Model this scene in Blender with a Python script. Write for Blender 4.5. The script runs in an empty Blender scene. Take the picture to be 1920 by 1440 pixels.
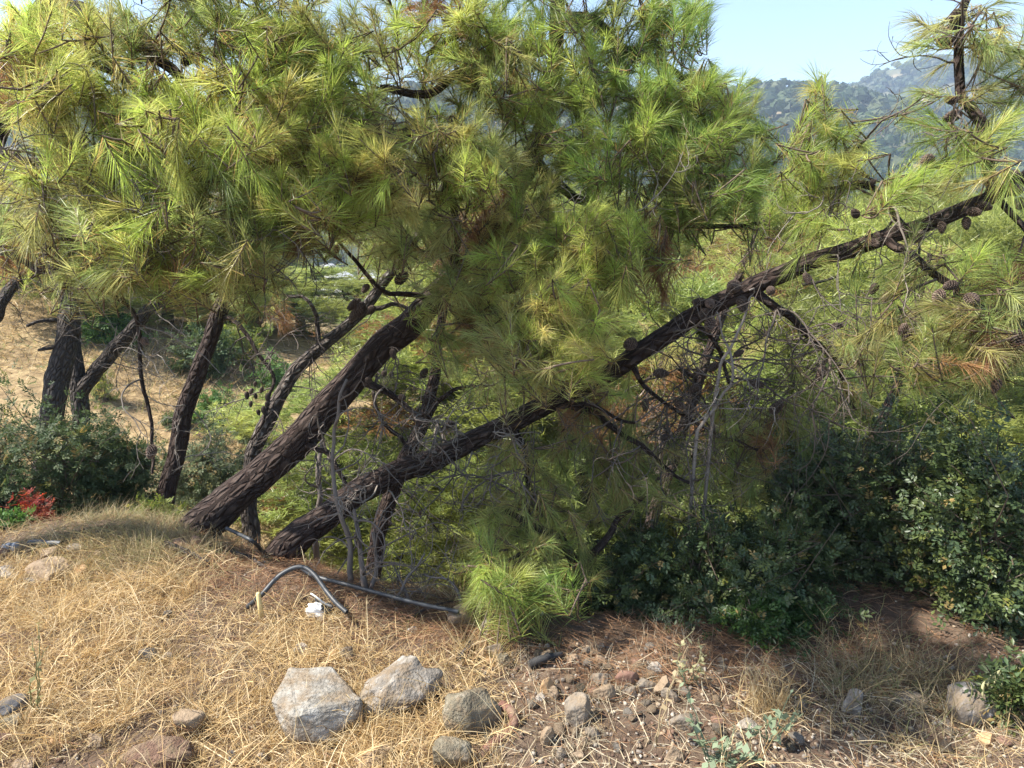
import bpy, bmesh, math
import numpy as np
from mathutils import Vector

# ------------------------------------------------------------------ scene, camera, sky, sun, exposure
S = bpy.context.scene
COL = S.collection
F = 1297.0                       # focal length in photograph pixels (1920 wide)
PITCH = math.radians(14.0)
CAM = np.array([0.0, 0.0, 1.6])
FW = np.array([0.0, math.cos(PITCH), -math.sin(PITCH)])
UP = np.array([0.0, math.sin(PITCH), math.cos(PITCH)])
RT = np.array([1.0, 0.0, 0.0])

cd = bpy.data.cameras.new('camera')
cam = bpy.data.objects.new('camera', cd)
COL.objects.link(cam)
cam.location = CAM
cam.rotation_euler = (math.pi / 2 - PITCH, 0, 0)
cd.sensor_width = 36.0
cd.lens = 36.0 * F / 1920.0
cd.clip_start = 0.05
cd.clip_end = 3000
S.camera = cam

SUN_AZ = math.radians(-94.0)     # clockwise from +Y (straight ahead); negative = left
SUN_EL = math.radians(52.0)
w = bpy.data.worlds.new('World')
S.world = w
w.use_nodes = True
nt = w.node_tree
bg = nt.nodes['Background']
sky = nt.nodes.new('ShaderNodeTexSky')
sky.sky_type = 'NISHITA'
sky.sun_disc = False
sky.sun_elevation = SUN_EL
sky.sun_rotation = SUN_AZ
sky.air_density = 1.0
sky.dust_density = 0.9
sky.ozone_density = 1.2
nt.links.new(sky.outputs[0], bg.inputs[0])
bg.inputs[1].default_value = 0.122

sd = bpy.data.lights.new('sun', 'SUN')
sd.energy = 5.0
sd.angle = math.radians(0.53)
sd.color = (1.0, 0.95, 0.86)
sun = bpy.data.objects.new('sun', sd)
COL.objects.link(sun)
SV = Vector((math.sin(SUN_AZ) * math.cos(SUN_EL), math.cos(SUN_AZ) * math.cos(SUN_EL), math.sin(SUN_EL)))
sun.rotation_euler = SV.to_track_quat('Z', 'Y').to_euler()
sun.location = (-8, 2, 10)

S.view_settings.view_transform = 'Standard'
S.view_settings.look = 'None'
S.view_settings.exposure = 1.33
S.view_settings.gamma = 1.0
S.view_settings.use_curve_mapping = False
S.render.engine = 'CYCLES'
S.cycles.use_denoising = True
S.cycles.max_bounces = 8
S.cycles.diffuse_bounces = 5
S.cycles.transmission_bounces = 5
S.cycles.volume_bounces = 0
S.cycles.caustics_reflective = False
S.cycles.caustics_refractive = False

# ------------------------------------------------------------------ helpers
R = np.random.default_rng(7)


def nrm(v):
    v = np.asarray(v, float)
    return v / np.maximum(np.sqrt((v * v).sum(-1, keepdims=True)), 1e-9)


def P(px, py, d):
    """point at photograph pixel (px, py), d metres along the viewing axis"""
    return CAM + d * (FW + (px - 960) / F * RT - (py - 720) / F * UP)


def pix(p):
    q = np.asarray(p) - CAM
    d = q @ FW
    d = np.where(np.abs(d) < 1e-6, 1e-6, d)
    return 960 + F * (q @ RT) / d, 720 - F * (q @ UP) / d, d


def cross(a, b):
    a = np.asarray(a, float); b = np.asarray(b, float)
    a0, a1, a2 = a[..., 0], a[..., 1], a[..., 2]; b0, b1, b2 = b[..., 0], b[..., 1], b[..., 2]
    return np.stack([a1 * b2 - a2 * b1, a2 * b0 - a0 * b2, a0 * b1 - a1 * b0], -1)


def _h(ix, iy, s):
    n = (ix * 374761393 + iy * 668265263 + s * 2147483647) & 0xffffffff
    n = ((n ^ (n >> 13)) * 1274126177) & 0xffffffff
    return ((n ^ (n >> 16)) & 0xffff) / 65535.0


def vnoise(x, y, s=0):
    x = np.asarray(x, float); y = np.asarray(y, float)
    xi = np.floor(x).astype(np.int64); yi = np.floor(y).astype(np.int64)
    fx = x - xi; fy = y - yi
    fx = fx * fx * (3 - 2 * fx); fy = fy * fy * (3 - 2 * fy)
    a = _h(xi, yi, s); b = _h(xi + 1, yi, s); c = _h(xi, yi + 1, s); e = _h(xi + 1, yi + 1, s)
    return (a * (1 - fx) + b * fx) * (1 - fy) + (c * (1 - fx) + e * fx) * fy - 0.5


def fbm(x, y, s=0, o=3):
    r = 0; a = 1.0
    for k in range(o):
        r = r + a * vnoise(x * 2 ** k, y * 2 ** k, s + k)
        a *= 0.5
    return r


EX = np.array([-9, -4, -1.75, -1.2, -0.9, -0.2, 0.3, 1.0, 2.0, 4, 9.0])
EY = np.array([4.0, 3.6, 3.4, 3.1, 2.85, 2.62, 2.55, 2.75, 3.0, 3.4, 4.0])


def H(x, y):
    """terrain height"""
    x = np.asarray(x, float); y = np.asarray(y, float)
    near = 0.05 * fbm(x * 1.3, y * 1.3, 3) + 0.035 * fbm(x * 5, y * 5, 9) + 0.012 * fbm(x * 17, y * 17, 5)
    near = near + 0.11 * np.exp(-(((x + 2.05) / 0.55) ** 2 + ((y - 3.15) / 0.3) ** 2))
    near = near + 0.05 * np.exp(-(((x + 0.9) / 0.5) ** 2 + ((y - 2.75) / 0.25) ** 2))
    e = np.interp(x, EX, EY) + 0.10 * fbm(x * 2, x * 0 + 1, 21)
    s = y - e
    sp = np.where(s > 3, s, np.log1p(np.exp(np.clip(s * 9, -40, 40))) / 9)
    near = near - 0.78 * sp
    xx = np.clip(x, -60, 6)
    far = -2.1 - 0.22 * (np.clip(xx, -14, 4) + 3.3) * np.clip(1 - (y - 15) / 22, 0, 1) + 0.18 * (np.minimum(y, 13) - 9) + 0.15 * fbm(x * 0.5, y * 0.5, 12) + 0.06 * fbm(x * 2.2, y * 2.2, 14)
    far = far - 0.096 * np.clip(y - 13, 0, 150) - 0.02 * np.clip(y - 163, 0, 1000)
    far = far + 1.1 * (fbm(x * 0.05, y * 0.05, 18) - 0.5) * np.clip((y - 18) / 20, 0, 1)
    k = 0.35
    m = np.maximum(near, far)
    z = m + k * np.log(np.exp(np.maximum(near - m, -9) / k) + np.exp(np.maximum(far - m, -9) / k)) * np.clip((s - 0.3) / 1.0, 0, 1)
    z = np.where(s < 0.3, near, z)
    return z


def G(px, py, lift=0.0):
    """where the ray through a photograph pixel meets the near terrain"""
    r = FW + (px - 960) / F * RT - (py - 720) / F * UP
    z = 0.0
    for _ in range(12):
        t = (z - CAM[2]) / r[2]
        p = CAM + t * r
        z = 0.5 * z + 0.5 * float(H(p[0], p[1]))
    return np.array([p[0], p[1], float(H(p[0], p[1])) + lift])


def GR(px, py):
    """first meeting of a pixel ray with the terrain beyond the bank, and its depth"""
    r = FW + (px - 960) / F * RT - (py - 720) / F * UP
    t = np.concatenate([np.arange(3.6, 20, 0.03), np.arange(20, 260, 0.4)])
    q = CAM + t[:, None] * r
    hit = np.nonzero(q[:, 2] < H(q[:, 0], q[:, 1]))[0]
    i = hit[0] if len(hit) else len(t) - 1
    return q[i], float(t[i])


class Geo:
    def __init__(self):
        self.v = []; self.t = []; self.q = []; self.c = []; self.n = 0; self.uv = []

    def add(self, v, t=None, q=None, c=None, uv=None):
        v = np.asarray(v, float).reshape(-1, 3)
        if t is not None and len(t): self.t.append(np.asarray(t).reshape(-1, 3) + self.n)
        if q is not None and len(q): self.q.append(np.asarray(q).reshape(-1, 4) + self.n)
        self.v.append(v)
        if c is None: c = (0.5, 0.5, 0.5)
        c = np.asarray(c, float)
        if c.ndim == 1: c = np.tile(c, (len(v), 1))
        self.c.append(c)
        if uv is None: uv = np.zeros((len(v), 2))
        self.uv.append(uv)
        self.n += len(v)

    def mesh(self, name, mat, smooth=False, color=True, uv=False):
        m = bpy.data.meshes.new(name)
        v = np.concatenate(self.v)
        t = np.concatenate(self.t) if self.t else np.zeros((0, 3), int)
        q = np.concatenate(self.q) if self.q else np.zeros((0, 4), int)
        loops = np.concatenate([t.ravel(), q.ravel()]).astype(np.int32)
        st = np.concatenate([np.arange(len(t)) * 3, len(t) * 3 + np.arange(len(q)) * 4]).astype(np.int32)
        m.vertices.add(len(v)); m.vertices.foreach_set('co', v.astype(np.float32).ravel())
        m.loops.add(len(loops)); m.loops.foreach_set('vertex_index', loops)
        m.polygons.add(len(st)); m.polygons.foreach_set('loop_start', st)
        if smooth: m.polygons.foreach_set('use_smooth', np.ones(len(st), bool))
        if color:
            a = m.attributes.new('Col', 'FLOAT_COLOR', 'POINT')
            cc = np.concatenate(self.c)
            cc = np.concatenate([cc, np.ones((len(cc), 1))], 1)
            a.data.foreach_set('color', cc.astype(np.float32).ravel())
        if uv:
            l = m.uv_layers.new(name='UVMap')
            u = np.concatenate(self.uv)
            l.data.foreach_set('uv', u[loops].astype(np.float32).ravel())
        m.update(calc_edges=True)
        if mat is not None: m.materials.append(mat)
        return m


def link(name, mesh, parent=None, label=None, cat=None, group=None, kind=None, loc=None):
    o = bpy.data.objects.new(name, mesh)
    COL.objects.link(o)
    if parent is not None: o.parent = parent
    if loc is not None: o.location = loc
    if label: o['label'] = label
    if cat: o['category'] = cat
    if group: o['group'] = group
    if kind: o['kind'] = kind
    return o


def shift(geo, loc):
    """make a Geo's vertices relative to loc"""
    geo.v = [v - np.asarray(loc) for v in geo.v]


def catmull(pts, step):
    pts = np.asarray(pts, float)
    if len(pts) < 2: return pts
    ext = np.vstack([2 * pts[0] - pts[1], pts, 2 * pts[-1] - pts[-2]])
    out = []
    for i in range(1, len(ext) - 2):
        p0, p1, p2, p3 = ext[i - 1], ext[i], ext[i + 1], ext[i + 2]
        n = max(2, int(np.linalg.norm((p2 - p1)[:3]) / step) + 1)
        t = np.linspace(0, 1, n, endpoint=False)[:, None]
        out.append(0.5 * ((2 * p1) + (-p0 + p2) * t + (2 * p0 - 5 * p1 + 4 * p2 - p3) * t ** 2 + (-p0 + 3 * p1 - 3 * p2 + p3) * t ** 3))
    out.append(pts[-1][None])
    return np.vstack(out)


def tube(geo, pts, rad, sides=6, col=(0.3, 0.3, 0.3), cap=True, rough=0.0, seed=0):
    pts = np.asarray(pts, float); n = len(pts)
    rad = np.broadcast_to(np.asarray(rad, float), (n,))
    tan = nrm(np.gradient(pts, axis=0))
    ref = np.array([0.13, 0.31, 0.94])
    if abs(tan[0] @ ref) > 0.9: ref = np.array([1.0, 0, 0])
    a = nrm(cross(tan[0], ref))
    A = np.zeros((n, 3))
    if sides <= 5:
        A = nrm(cross(tan, ref))
    for i in range(n if sides > 5 else 0):
        a = a - tan[i] * (a @ tan[i]); a = a / max(np.linalg.norm(a), 1e-9)
        A[i] = a
    B = cross(tan, A)
    th = np.linspace(0, 2 * math.pi, sides, endpoint=False)
    ln = np.concatenate([[0], np.cumsum(np.linalg.norm(np.diff(pts, axis=0), axis=1))])
    rr = rad[:, None] * np.ones((1, sides))
    if rough:
        u = th[None, :] / (2 * math.pi) * 9 + ln[:, None] * 0
        rr = rr * (1 + rough * 1.3 * vnoise(np.sin(th)[None, :] * 1.6 + 40 + seed, np.cos(th)[None, :] * 1.6 + ln[:, None] * 5, 4)
                   + rough * 1.1 * np.abs(vnoise(np.sin(th)[None, :] * 5 + 20 + seed, np.cos(th)[None, :] * 5 + ln[:, None] * 16, 8)))
    ring = pts[:, None, :] + rr[..., None] * (np.cos(th)[None, :, None] * A[:, None, :] + np.sin(th)[None, :, None] * B[:, None, :])
    v = ring.reshape(-1, 3)
    i = np.arange(n - 1)[:, None]; j = np.arange(sides)[None, :]; j2 = (j + 1) % sides
    q = np.stack([i * sides + j, i * sides + j2, (i + 1) * sides + j2, (i + 1) * sides + j], -1).reshape(-1, 4)
    uv = np.stack([np.broadcast_to(th[None, :] * rad[:, None], (n, sides)), np.broadcast_to(ln[:, None], (n, sides))], -1).reshape(-1, 2)
    t = []
    if cap:
        v = np.vstack([v, pts[0], pts[-1] + tan[-1] * rad[-1] * 0.6])
        uv = np.vstack([uv, [0, 0], [0, ln[-1]]])
        c0 = n * sides; c1 = c0 + 1; jj = np.arange(sides); kk = (jj + 1) % sides
        t = np.vstack([np.stack([kk, jj, np.full(sides, c0)], -1),
                       np.stack([(n - 1) * sides + jj, (n - 1) * sides + kk, np.full(sides, c1)], -1)])
    geo.add(v, t=t if len(t) else None, q=q, c=col, uv=uv)


def ribbons(geo, base, d, length, width, bend, col, rng):
    """bent tapering blades: base (n,3), unit d (n,3), bend = sideways sag vector (n,3)"""
    n = len(base)
    side = nrm(cross(d, rng.normal(size=(n, 3))))
    L = np.asarray(length)[:, None]; W = np.broadcast_to(np.asarray(width), (n,))[:, None] * 0.5
    m = base + d * L * 0.5 + bend * 0.25 * L
    tip = base + d * L * 0.95 + bend * L
    v = np.stack([base - side * W, base + side * W, m - side * W * 0.9, m + side * W * 0.9, tip], 1).reshape(-1, 3)
    o = (np.arange(n) * 5)[:, None]
    t = np.concatenate([o + np.array([[0, 1, 3]]), o + np.array([[0, 3, 2]]), o + np.array([[2, 3, 4]])], 0)
    geo.add(v, t=t, c=np.repeat(col, 5, axis=0))


# ------------------------------------------------------------------ materials
def newmat(name):
    m = bpy.data.materials.new(name); m.use_nodes = True
    nt = m.node_tree
    return m, nt, nt.nodes['Principled BSDF'], nt.nodes['Material Output']


def attr_mat(name, rough=0.6, spec=0.3, transl=0.0, bump=0.0, bscale=60):
    m, nt, b, out = newmat(name)
    a = nt.nodes.new('ShaderNodeAttribute'); a.attribute_name = 'Col'
    nt.links.new(a.outputs['Color'], b.inputs['Base Color'])
    b.inputs['Roughness'].default_value = rough
    b.inputs['Specular IOR Level'].default_value = spec
    if transl:
        t = nt.nodes.new('ShaderNodeBsdfTranslucent')
        hs = nt.nodes.new('ShaderNodeHueSaturation')
        hs.inputs['Saturation'].default_value = 1.08
        hs.inputs['Value'].default_value = 1.5
        nt.links.new(a.outputs['Color'], hs.inputs['Color'])
        nt.links.new(hs.outputs[0], t.inputs['Color'])
        mx = nt.nodes.new('ShaderNodeMixShader'); mx.inputs[0].default_value = transl
        nt.links.new(b.outputs[0], mx.inputs[1]); nt.links.new(t.outputs[0], mx.inputs[2])
        nt.links.new(mx.outputs[0], out.inputs['Surface'])
    if bump:
        n = nt.nodes.new('ShaderNodeTexNoise'); n.inputs['Scale'].default_value = bscale; n.inputs['Detail'].default_value = 6
        bp = nt.nodes.new('ShaderNodeBump'); bp.inputs['Strength'].default_value = bump; bp.inputs['Distance'].default_value = 0.01
        g = nt.nodes.new('ShaderNodeNewGeometry')
        nt.links.new(g.outputs['Position'], n.inputs['Vector'])
        nt.links.new(n.outputs[0], bp.inputs['Height']); nt.links.new(bp.outputs[0], b.inputs['Normal'])
    return m


M_NEEDLE = attr_mat('pine_needle', 0.4, 0.4, 0.48)
M_LEAF = attr_mat('leaf', 0.42, 0.4, 0.22)
M_SOFT = attr_mat('soft_leaf', 0.55, 0.3, 0.30)
M_GRASS = attr_mat('dry_grass', 0.55, 0.35, 0.30)
M_LITTER = attr_mat('litter', 0.6, 0.3, 0.12)
M_TWIG = attr_mat('twig_bark', 0.8, 0.2)
M_CONE = attr_mat('cone_scale', 0.6, 0.3)


def ramp(nt, pts):
    r = nt.nodes.new('ShaderNodeValToRGB')
    el = r.color_ramp.elements
    while len(el) < len(pts): el.new(0.5)
    for e, (p, c) in zip(el, pts):
        e.position = p; e.color = (*c, 1)
    return r


def bark_mat(name, dark, light, su=36.0, sv=15.0, lichen=0.0):
    m, nt, b, out = newmat(name)
    L = nt.links
    uv = nt.nodes.new('ShaderNodeUVMap'); uv.uv_map = 'UVMap'
    mp = nt.nodes.new('ShaderNodeMapping'); mp.inputs['Scale'].default_value = (su, sv, 1)
    L.new(uv.outputs[0], mp.inputs['Vector'])
    nz = nt.nodes.new('ShaderNodeTexNoise'); nz.inputs['Scale'].default_value = 1.6; nz.inputs['Detail'].default_value = 5
    L.new(mp.outputs[0], nz.inputs['Vector'])
    ad = nt.nodes.new('ShaderNodeMix'); ad.data_type = 'VECTOR'; ad.inputs['Factor'].default_value = 0.22
    L.new(mp.outputs[0], ad.inputs[4]); L.new(nz.outputs['Color'], ad.inputs[5])
    vo = nt.nodes.new('ShaderNodeTexVoronoi'); vo.feature = 'DISTANCE_TO_EDGE'; vo.inputs['Scale'].default_value = 1.25
    L.new(ad.outputs[1], vo.inputs['Vector'])
    cr = nt.nodes.new('ShaderNodeMath'); cr.operation = 'MULTIPLY'; cr.inputs[1].default_value = 3.2; cr.use_clamp = True
    L.new(vo.outputs['Distance'], cr.inputs[0])
    g = nt.nodes.new('ShaderNodeNewGeometry')
    n2 = nt.nodes.new('ShaderNodeTexNoise'); n2.inputs['Scale'].default_value = 90; n2.inputs['Detail'].default_value = 8
    L.new(g.outputs['Position'], n2.inputs['Vector'])
    n3 = nt.nodes.new('ShaderNodeTexNoise'); n3.inputs['Scale'].default_value = 7; n3.inputs['Detail'].default_value = 4
    L.new(g.outputs['Position'], n3.inputs['Vector'])
    h = nt.nodes.new('ShaderNodeMath'); h.operation = 'MULTIPLY_ADD'; h.inputs[1].default_value = 0.35
    L.new(n2.outputs[0], h.inputs[0]); L.new(cr.outputs[0], h.inputs[2])
    bp = nt.nodes.new('ShaderNodeBump'); bp.inputs['Strength'].default_value = 1.0; bp.inputs['Distance'].default_value = 0.03
    L.new(h.outputs[0], bp.inputs['Height']); L.new(bp.outputs[0], b.inputs['Normal'])
    mixf = nt.nodes.new('ShaderNodeMath'); mixf.operation = 'MULTIPLY_ADD'; mixf.inputs[1].default_value = 0.5
    sm = nt.nodes.new('ShaderNodeMath'); sm.operation = 'MULTIPLY'; sm.inputs[1].default_value = 0.55
    L.new(n3.outputs[0], sm.inputs[0]); L.new(cr.outputs[0], mixf.inputs[0]); L.new(sm.outputs[0], mixf.inputs[2])
    pts = [(0.15, dark), (0.75, light)]
    if lichen: pts.append((0.9, (0.42, 0.40, 0.36)))
    r = ramp(nt, pts)
    L.new(mixf.outputs[0], r.inputs[0]); L.new(r.outputs[0], b.inputs['Base Color'])
    b.inputs['Roughness'].default_value = 0.85; b.inputs['Specular IOR Level'].default_value = 0.25
    return m


M_BARK = bark_mat('bark_brown', (0.030, 0.016, 0.012), (0.082, 0.058, 0.047))
M_BARKG = bark_mat('bark_grey', (0.030, 0.024, 0.021), (0.115, 0.094, 0.080))
M_BARKL = bark_mat('bark_lichen', (0.045, 0.036, 0.031), (0.15, 0.12, 0.10), lichen=1)


def rock_mat(name, c1, c2, c3, scale=9, rough=0.85, bump=0.5):
    m, nt, b, out = newmat(name)
    L = nt.links
    g = nt.nodes.new('ShaderNodeTexCoord')
    n = nt.nodes.new('ShaderNodeTexNoise'); n.inputs['Scale'].default_value = scale; n.inputs['Detail'].default_value = 9; n.inputs['Roughness'].default_value = 0.65
    L.new(g.outputs['Object'], n.inputs['Vector'])
    r = ramp(nt, [(0.33, c1), (0.52, c2), (0.68, c3)])
    L.new(n.outputs[0], r.inputs[0])
    nd = nt.nodes.new('ShaderNodeTexNoise'); nd.inputs['Scale'].default_value = scale * 0.9; nd.inputs['Detail'].default_value = 7; nd.inputs['Roughness'].default_value = 0.7
    mpd = nt.nodes.new('ShaderNodeMapping'); mpd.inputs['Location'].default_value = (3.1, 7.7, 1.3); L.new(g.outputs['Object'], mpd.inputs[0]); L.new(mpd.outputs[0], nd.inputs['Vector'])
    rd = ramp(nt, [(0.46, (0, 0, 0)), (0.60, (0.75, 0.75, 0.75))]); L.new(nd.outputs[0], rd.inputs[0])
    md = nt.nodes.new('ShaderNodeMix'); md.data_type = 'RGBA'; md.inputs[7].default_value = (0.225, 0.165, 0.105, 1)
    L.new(rd.outputs[0], md.inputs[0]); L.new(r.outputs[0], md.inputs[6]); L.new(md.outputs[2], b.inputs['Base Color'])
    n2 = nt.nodes.new('ShaderNodeTexNoise'); n2.inputs['Scale'].default_value = scale * 6; n2.inputs['Detail'].default_value = 8
    L.new(g.outputs['Object'], n2.inputs['Vector'])
    bp = nt.nodes.new('ShaderNodeBump'); bp.inputs['Strength'].default_value = bump; bp.inputs['Distance'].default_value = 0.012
    L.new(n2.outputs[0], bp.inputs['Height']); L.new(bp.outputs[0], b.inputs['Normal'])
    b.inputs['Roughness'].default_value = rough; b.inputs['Specular IOR Level'].default_value = 0.25
    return m


def concrete_mat():
    m = rock_mat('concrete', (0.15, 0.135, 0.115), (0.29, 0.27, 0.235), (0.39, 0.37, 0.33), 14, 0.9, 0.8)
    nt = m.node_tree; b = nt.nodes['Principled BSDF']; L = nt.links
    src = b.inputs['Base Color'].links[0].from_socket
    tc = nt.nodes.new('ShaderNodeTexCoord'); mp = nt.nodes.new('ShaderNodeMapping')
    mp.inputs['Rotation'].default_value = (0.3, 0.2, 0.7); mp.inputs['Scale'].default_value = (14, 90, 50)
    L.new(tc.outputs['Object'], mp.inputs[0])
    n = nt.nodes.new('ShaderNodeTexNoise'); n.inputs['Scale'].default_value = 1.0; n.inputs['Detail'].default_value = 3
    L.new(mp.outputs[0], n.inputs['Vector'])
    v = nt.nodes.new('ShaderNodeTexVoronoi'); v.inputs['Scale'].default_value = 48
    L.new(tc.outputs['Object'], v.inputs['Vector'])
    r1 = ramp(nt, [(0.36, (0.80, 0.78, 0.75)), (0.6, (1, 1, 1))]); L.new(n.outputs[0], r1.inputs[0])
    r2 = ramp(nt, [(0.05, (0.35, 0.32, 0.29)), (0.17, (1, 1, 1))]); L.new(v.outputs['Distance'], r2.inputs[0])
    m1 = nt.nodes.new('ShaderNodeMix'); m1.data_type = 'RGBA'; m1.blend_type = 'MULTIPLY'; m1.inputs[0].default_value = 1
    m2 = nt.nodes.new('ShaderNodeMix'); m2.data_type = 'RGBA'; m2.blend_type = 'MULTIPLY'; m2.inputs[0].default_value = 0.8
    L.new(src, m1.inputs[6]); L.new(r1.outputs[0], m1.inputs[7]); L.new(m1.outputs[2], m2.inputs[6]); L.new(r2.outputs[0], m2.inputs[7])
    L.new(m2.outputs[2], b.inputs['Base Color'])
    return m


MR = {
    'tan': rock_mat('stone_tan', (0.16, 0.11, 0.07), (0.29, 0.215, 0.145), (0.40, 0.315, 0.22), 12, bump=0.8),
    'grey': rock_mat('stone_grey', (0.12, 0.10, 0.080), (0.215, 0.185, 0.15), (0.32, 0.28, 0.23), 12, bump=0.8),
    'white': rock_mat('stone_white', (0.18, 0.15, 0.12), (0.34, 0.305, 0.26), (0.50, 0.47, 0.42), 16, bump=0.9),
    'red': rock_mat('stone_red', (0.14, 0.075, 0.055), (0.22, 0.125, 0.09), (0.30, 0.19, 0.14)),
    'dark': rock_mat('stone_dark', (0.05, 0.05, 0.055), (0.10, 0.10, 0.105), (0.17, 0.17, 0.17)),
    'orange': rock_mat('stone_orange', (0.30, 0.18, 0.09), (0.46, 0.29, 0.15), (0.52, 0.36, 0.22)),
    'lichen': rock_mat('stone_lichen', (0.085, 0.072, 0.052), (0.18, 0.155, 0.108), (0.32, 0.285, 0.22), 18, bump=1.0),
    'pale': rock_mat('stone_pale', (0.10, 0.088, 0.075), (0.225, 0.20, 0.17), (0.44, 0.41, 0.365), 16, bump=0.9),
    'earth': rock_mat('earth_clod', (0.10, 0.058, 0.040), (0.165, 0.10, 0.07), (0.23, 0.15, 0.10), 22, 0.95, 1.0),
    'streak': rock_mat('stone_streaked', (0.10, 0.085, 0.07), (0.20, 0.18, 0.16), (0.62, 0.61, 0.60), 13, 0.5),
    'concrete': concrete_mat(),
    'clay': rock_mat('clay', (0.24, 0.13, 0.08), (0.33, 0.19, 0.12), (0.38, 0.24, 0.16), 8),
}

# ------------------------------------------------------------------ ground
def ground_material():
    m, nt, b, out = newmat('ground_soil')
    L = nt.links
    g = nt.nodes.new('ShaderNodeNewGeometry')
    sep = nt.nodes.new('ShaderNodeSeparateXYZ'); L.new(g.outputs['Position'], sep.inputs[0])

    def noise(sc, det=6, ro=0.6):
        n = nt.nodes.new('ShaderNodeTexNoise'); n.inputs['Scale'].default_value = sc; n.inputs['Detail'].default_value = det
        n.inputs['Roughness'].default_value = ro
        L.new(g.outputs['Position'], n.inputs['Vector']); return n
    n1 = noise(2.2, 8, 0.7); n2 = noise(28, 6, 0.7); n3 = noise(0.9, 6, 0.65); n4 = noise(0.06, 5)
    soil = ramp(nt, [(0.32, (0.060, 0.041, 0.030)), (0.50, (0.115, 0.080, 0.057)), (0.70, (0.20, 0.148, 0.105))])
    mixn = nt.nodes.new('ShaderNodeMath'); mixn.operation = 'MULTIPLY_ADD'; mixn.inputs[1].default_value = 0.5
    h5 = nt.nodes.new('ShaderNodeMath'); h5.operation = 'MULTIPLY'; h5.inputs[1].default_value = 0.5
    L.new(n1.outputs[0], h5.inputs[0]); L.new(n2.outputs[0], mixn.inputs[0]); L.new(h5.outputs[0], mixn.inputs[2])
    L.new(mixn.outputs[0], soil.inputs[0])
    slope = ramp(nt, [(0.40, (0.12, 0.085, 0.045)), (0.5, (0.27, 0.19, 0.10)), (0.61, (0.45, 0.345, 0.185))])
    n5 = noise(7.0, 8, 0.75)
    sx = nt.nodes.new('ShaderNodeMath'); sx.operation = 'MULTIPLY_ADD'; sx.inputs[1].default_value = 0.6
    sy = nt.nodes.new('ShaderNodeMath'); sy.operation = 'MULTIPLY'; sy.inputs[1].default_value = 0.4
    L.new(n3.outputs[0], sy.inputs[0]); L.new(n5.outputs[0], sx.inputs[0]); L.new(sy.outputs[0], sx.inputs[2])
    L.new(sx.outputs[0], slope.inputs[0])
    valley = ramp(nt, [(0.38, (0.055, 0.07, 0.03)), (0.55, (0.12, 0.12, 0.06)), (0.68, (0.30, 0.24, 0.14))])
    L.new(n4.outputs[0], valley.inputs[0])

    def mask(a, bb):
        mr = nt.nodes.new('ShaderNodeMapRange'); mr.inputs['From Min'].default_value = a; mr.inputs['From Max'].default_value = bb
        L.new(sep.outputs['Y'], mr.inputs['Value']); return mr
    m1 = nt.nodes.new('ShaderNodeMix'); m1.data_type = 'RGBA'
    L.new(mask(3.6, 5.0).outputs[0], m1.inputs[0]); L.new(soil.outputs[0], m1.inputs[6]); L.new(slope.outputs[0], m1.inputs[7])
    m2 = nt.nodes.new('ShaderNodeMix'); m2.data_type = 'RGBA'
    L.new(mask(18, 34).outputs[0], m2.inputs[0]); L.new(m1.outputs[2], m2.inputs[6]); L.new(valley.outputs[0], m2.inputs[7])
    L.new(m2.outputs[2], b.inputs['Base Color'])
    bp = nt.nodes.new('ShaderNodeBump'); bp.inputs['Strength'].default_value = 0.7; bp.inputs['Distance'].default_value = 0.02
    L.new(n2.outputs[0], bp.inputs['Height']); L.new(bp.outputs[0], b.inputs['Normal'])
    b.inputs['Roughness'].default_value = 0.95; b.inputs['Specular IOR Level'].default_value = 0.15
    return m


def grid(xs, ys, z, flip=False):
    nx, ny = xs.shape[1], xs.shape[0]
    v = np.stack([xs, ys, z], -1).reshape(-1, 3)
    i = np.arange(ny - 1)[:, None]; j = np.arange(nx - 1)[None, :]
    q = np.stack([i * nx + j, i * nx + j + 1, (i + 1) * nx + j + 1, (i + 1) * nx + j], -1).reshape(-1, 4)
    return v, q


rows = np.concatenate([np.linspace(-12, 1.0, 14), np.arange(1.1, 4.0, 0.025), np.arange(4.0, 10, 0.09), np.geomspace(10, 820, 110)])
ss = np.linspace(-1, 1, 240)
ss = np.sign(ss) * np.abs(ss) ** 1.15
YY = np.repeat(rows[:, None], len(ss), 1)
XX = ss[None, :] * (np.maximum(rows, 0) * 0.95 + 3.6)[:, None] * (1 + 0 * YY)
gg = Geo(); v_, q_ = grid(XX, YY, H(XX, YY)); gg.add(v_, q=q_)
ground = link('ground', gg.mesh('ground', ground_material(), smooth=True, color=False), kind='structure')
ground['label'] = 'dry stony soil bank falling away to a sunlit gully and valley'

# far hills -----------------------------------------------------------
def hills_material():
    m, nt, b, out = newmat('hill_ground')
    L = nt.links
    g = nt.nodes.new('ShaderNodeNewGeometry')
    n = nt.nodes.new('ShaderNodeTexNoise'); n.inputs['Scale'].default_value = 0.035; n.inputs['Detail'].default_value = 8
    L.new(g.outputs['Position'], n.inputs['Vector'])
    r = ramp(nt, [(0.40, (0.05, 0.065, 0.03)), (0.55, (0.11, 0.105, 0.055)), (0.64, (0.36, 0.27, 0.17))])
    L.new(n.outputs[0], r.inputs[0]); L.new(r.outputs[0], b.inputs['Base Color'])
    b.inputs['Roughness'].default_value = 0.95
    return m


def tan_el(py):      # tangent of elevation angle of a photograph row (centre column approximation)
    return math.tan(math.atan((720 - py) / F) - PITCH)


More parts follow.
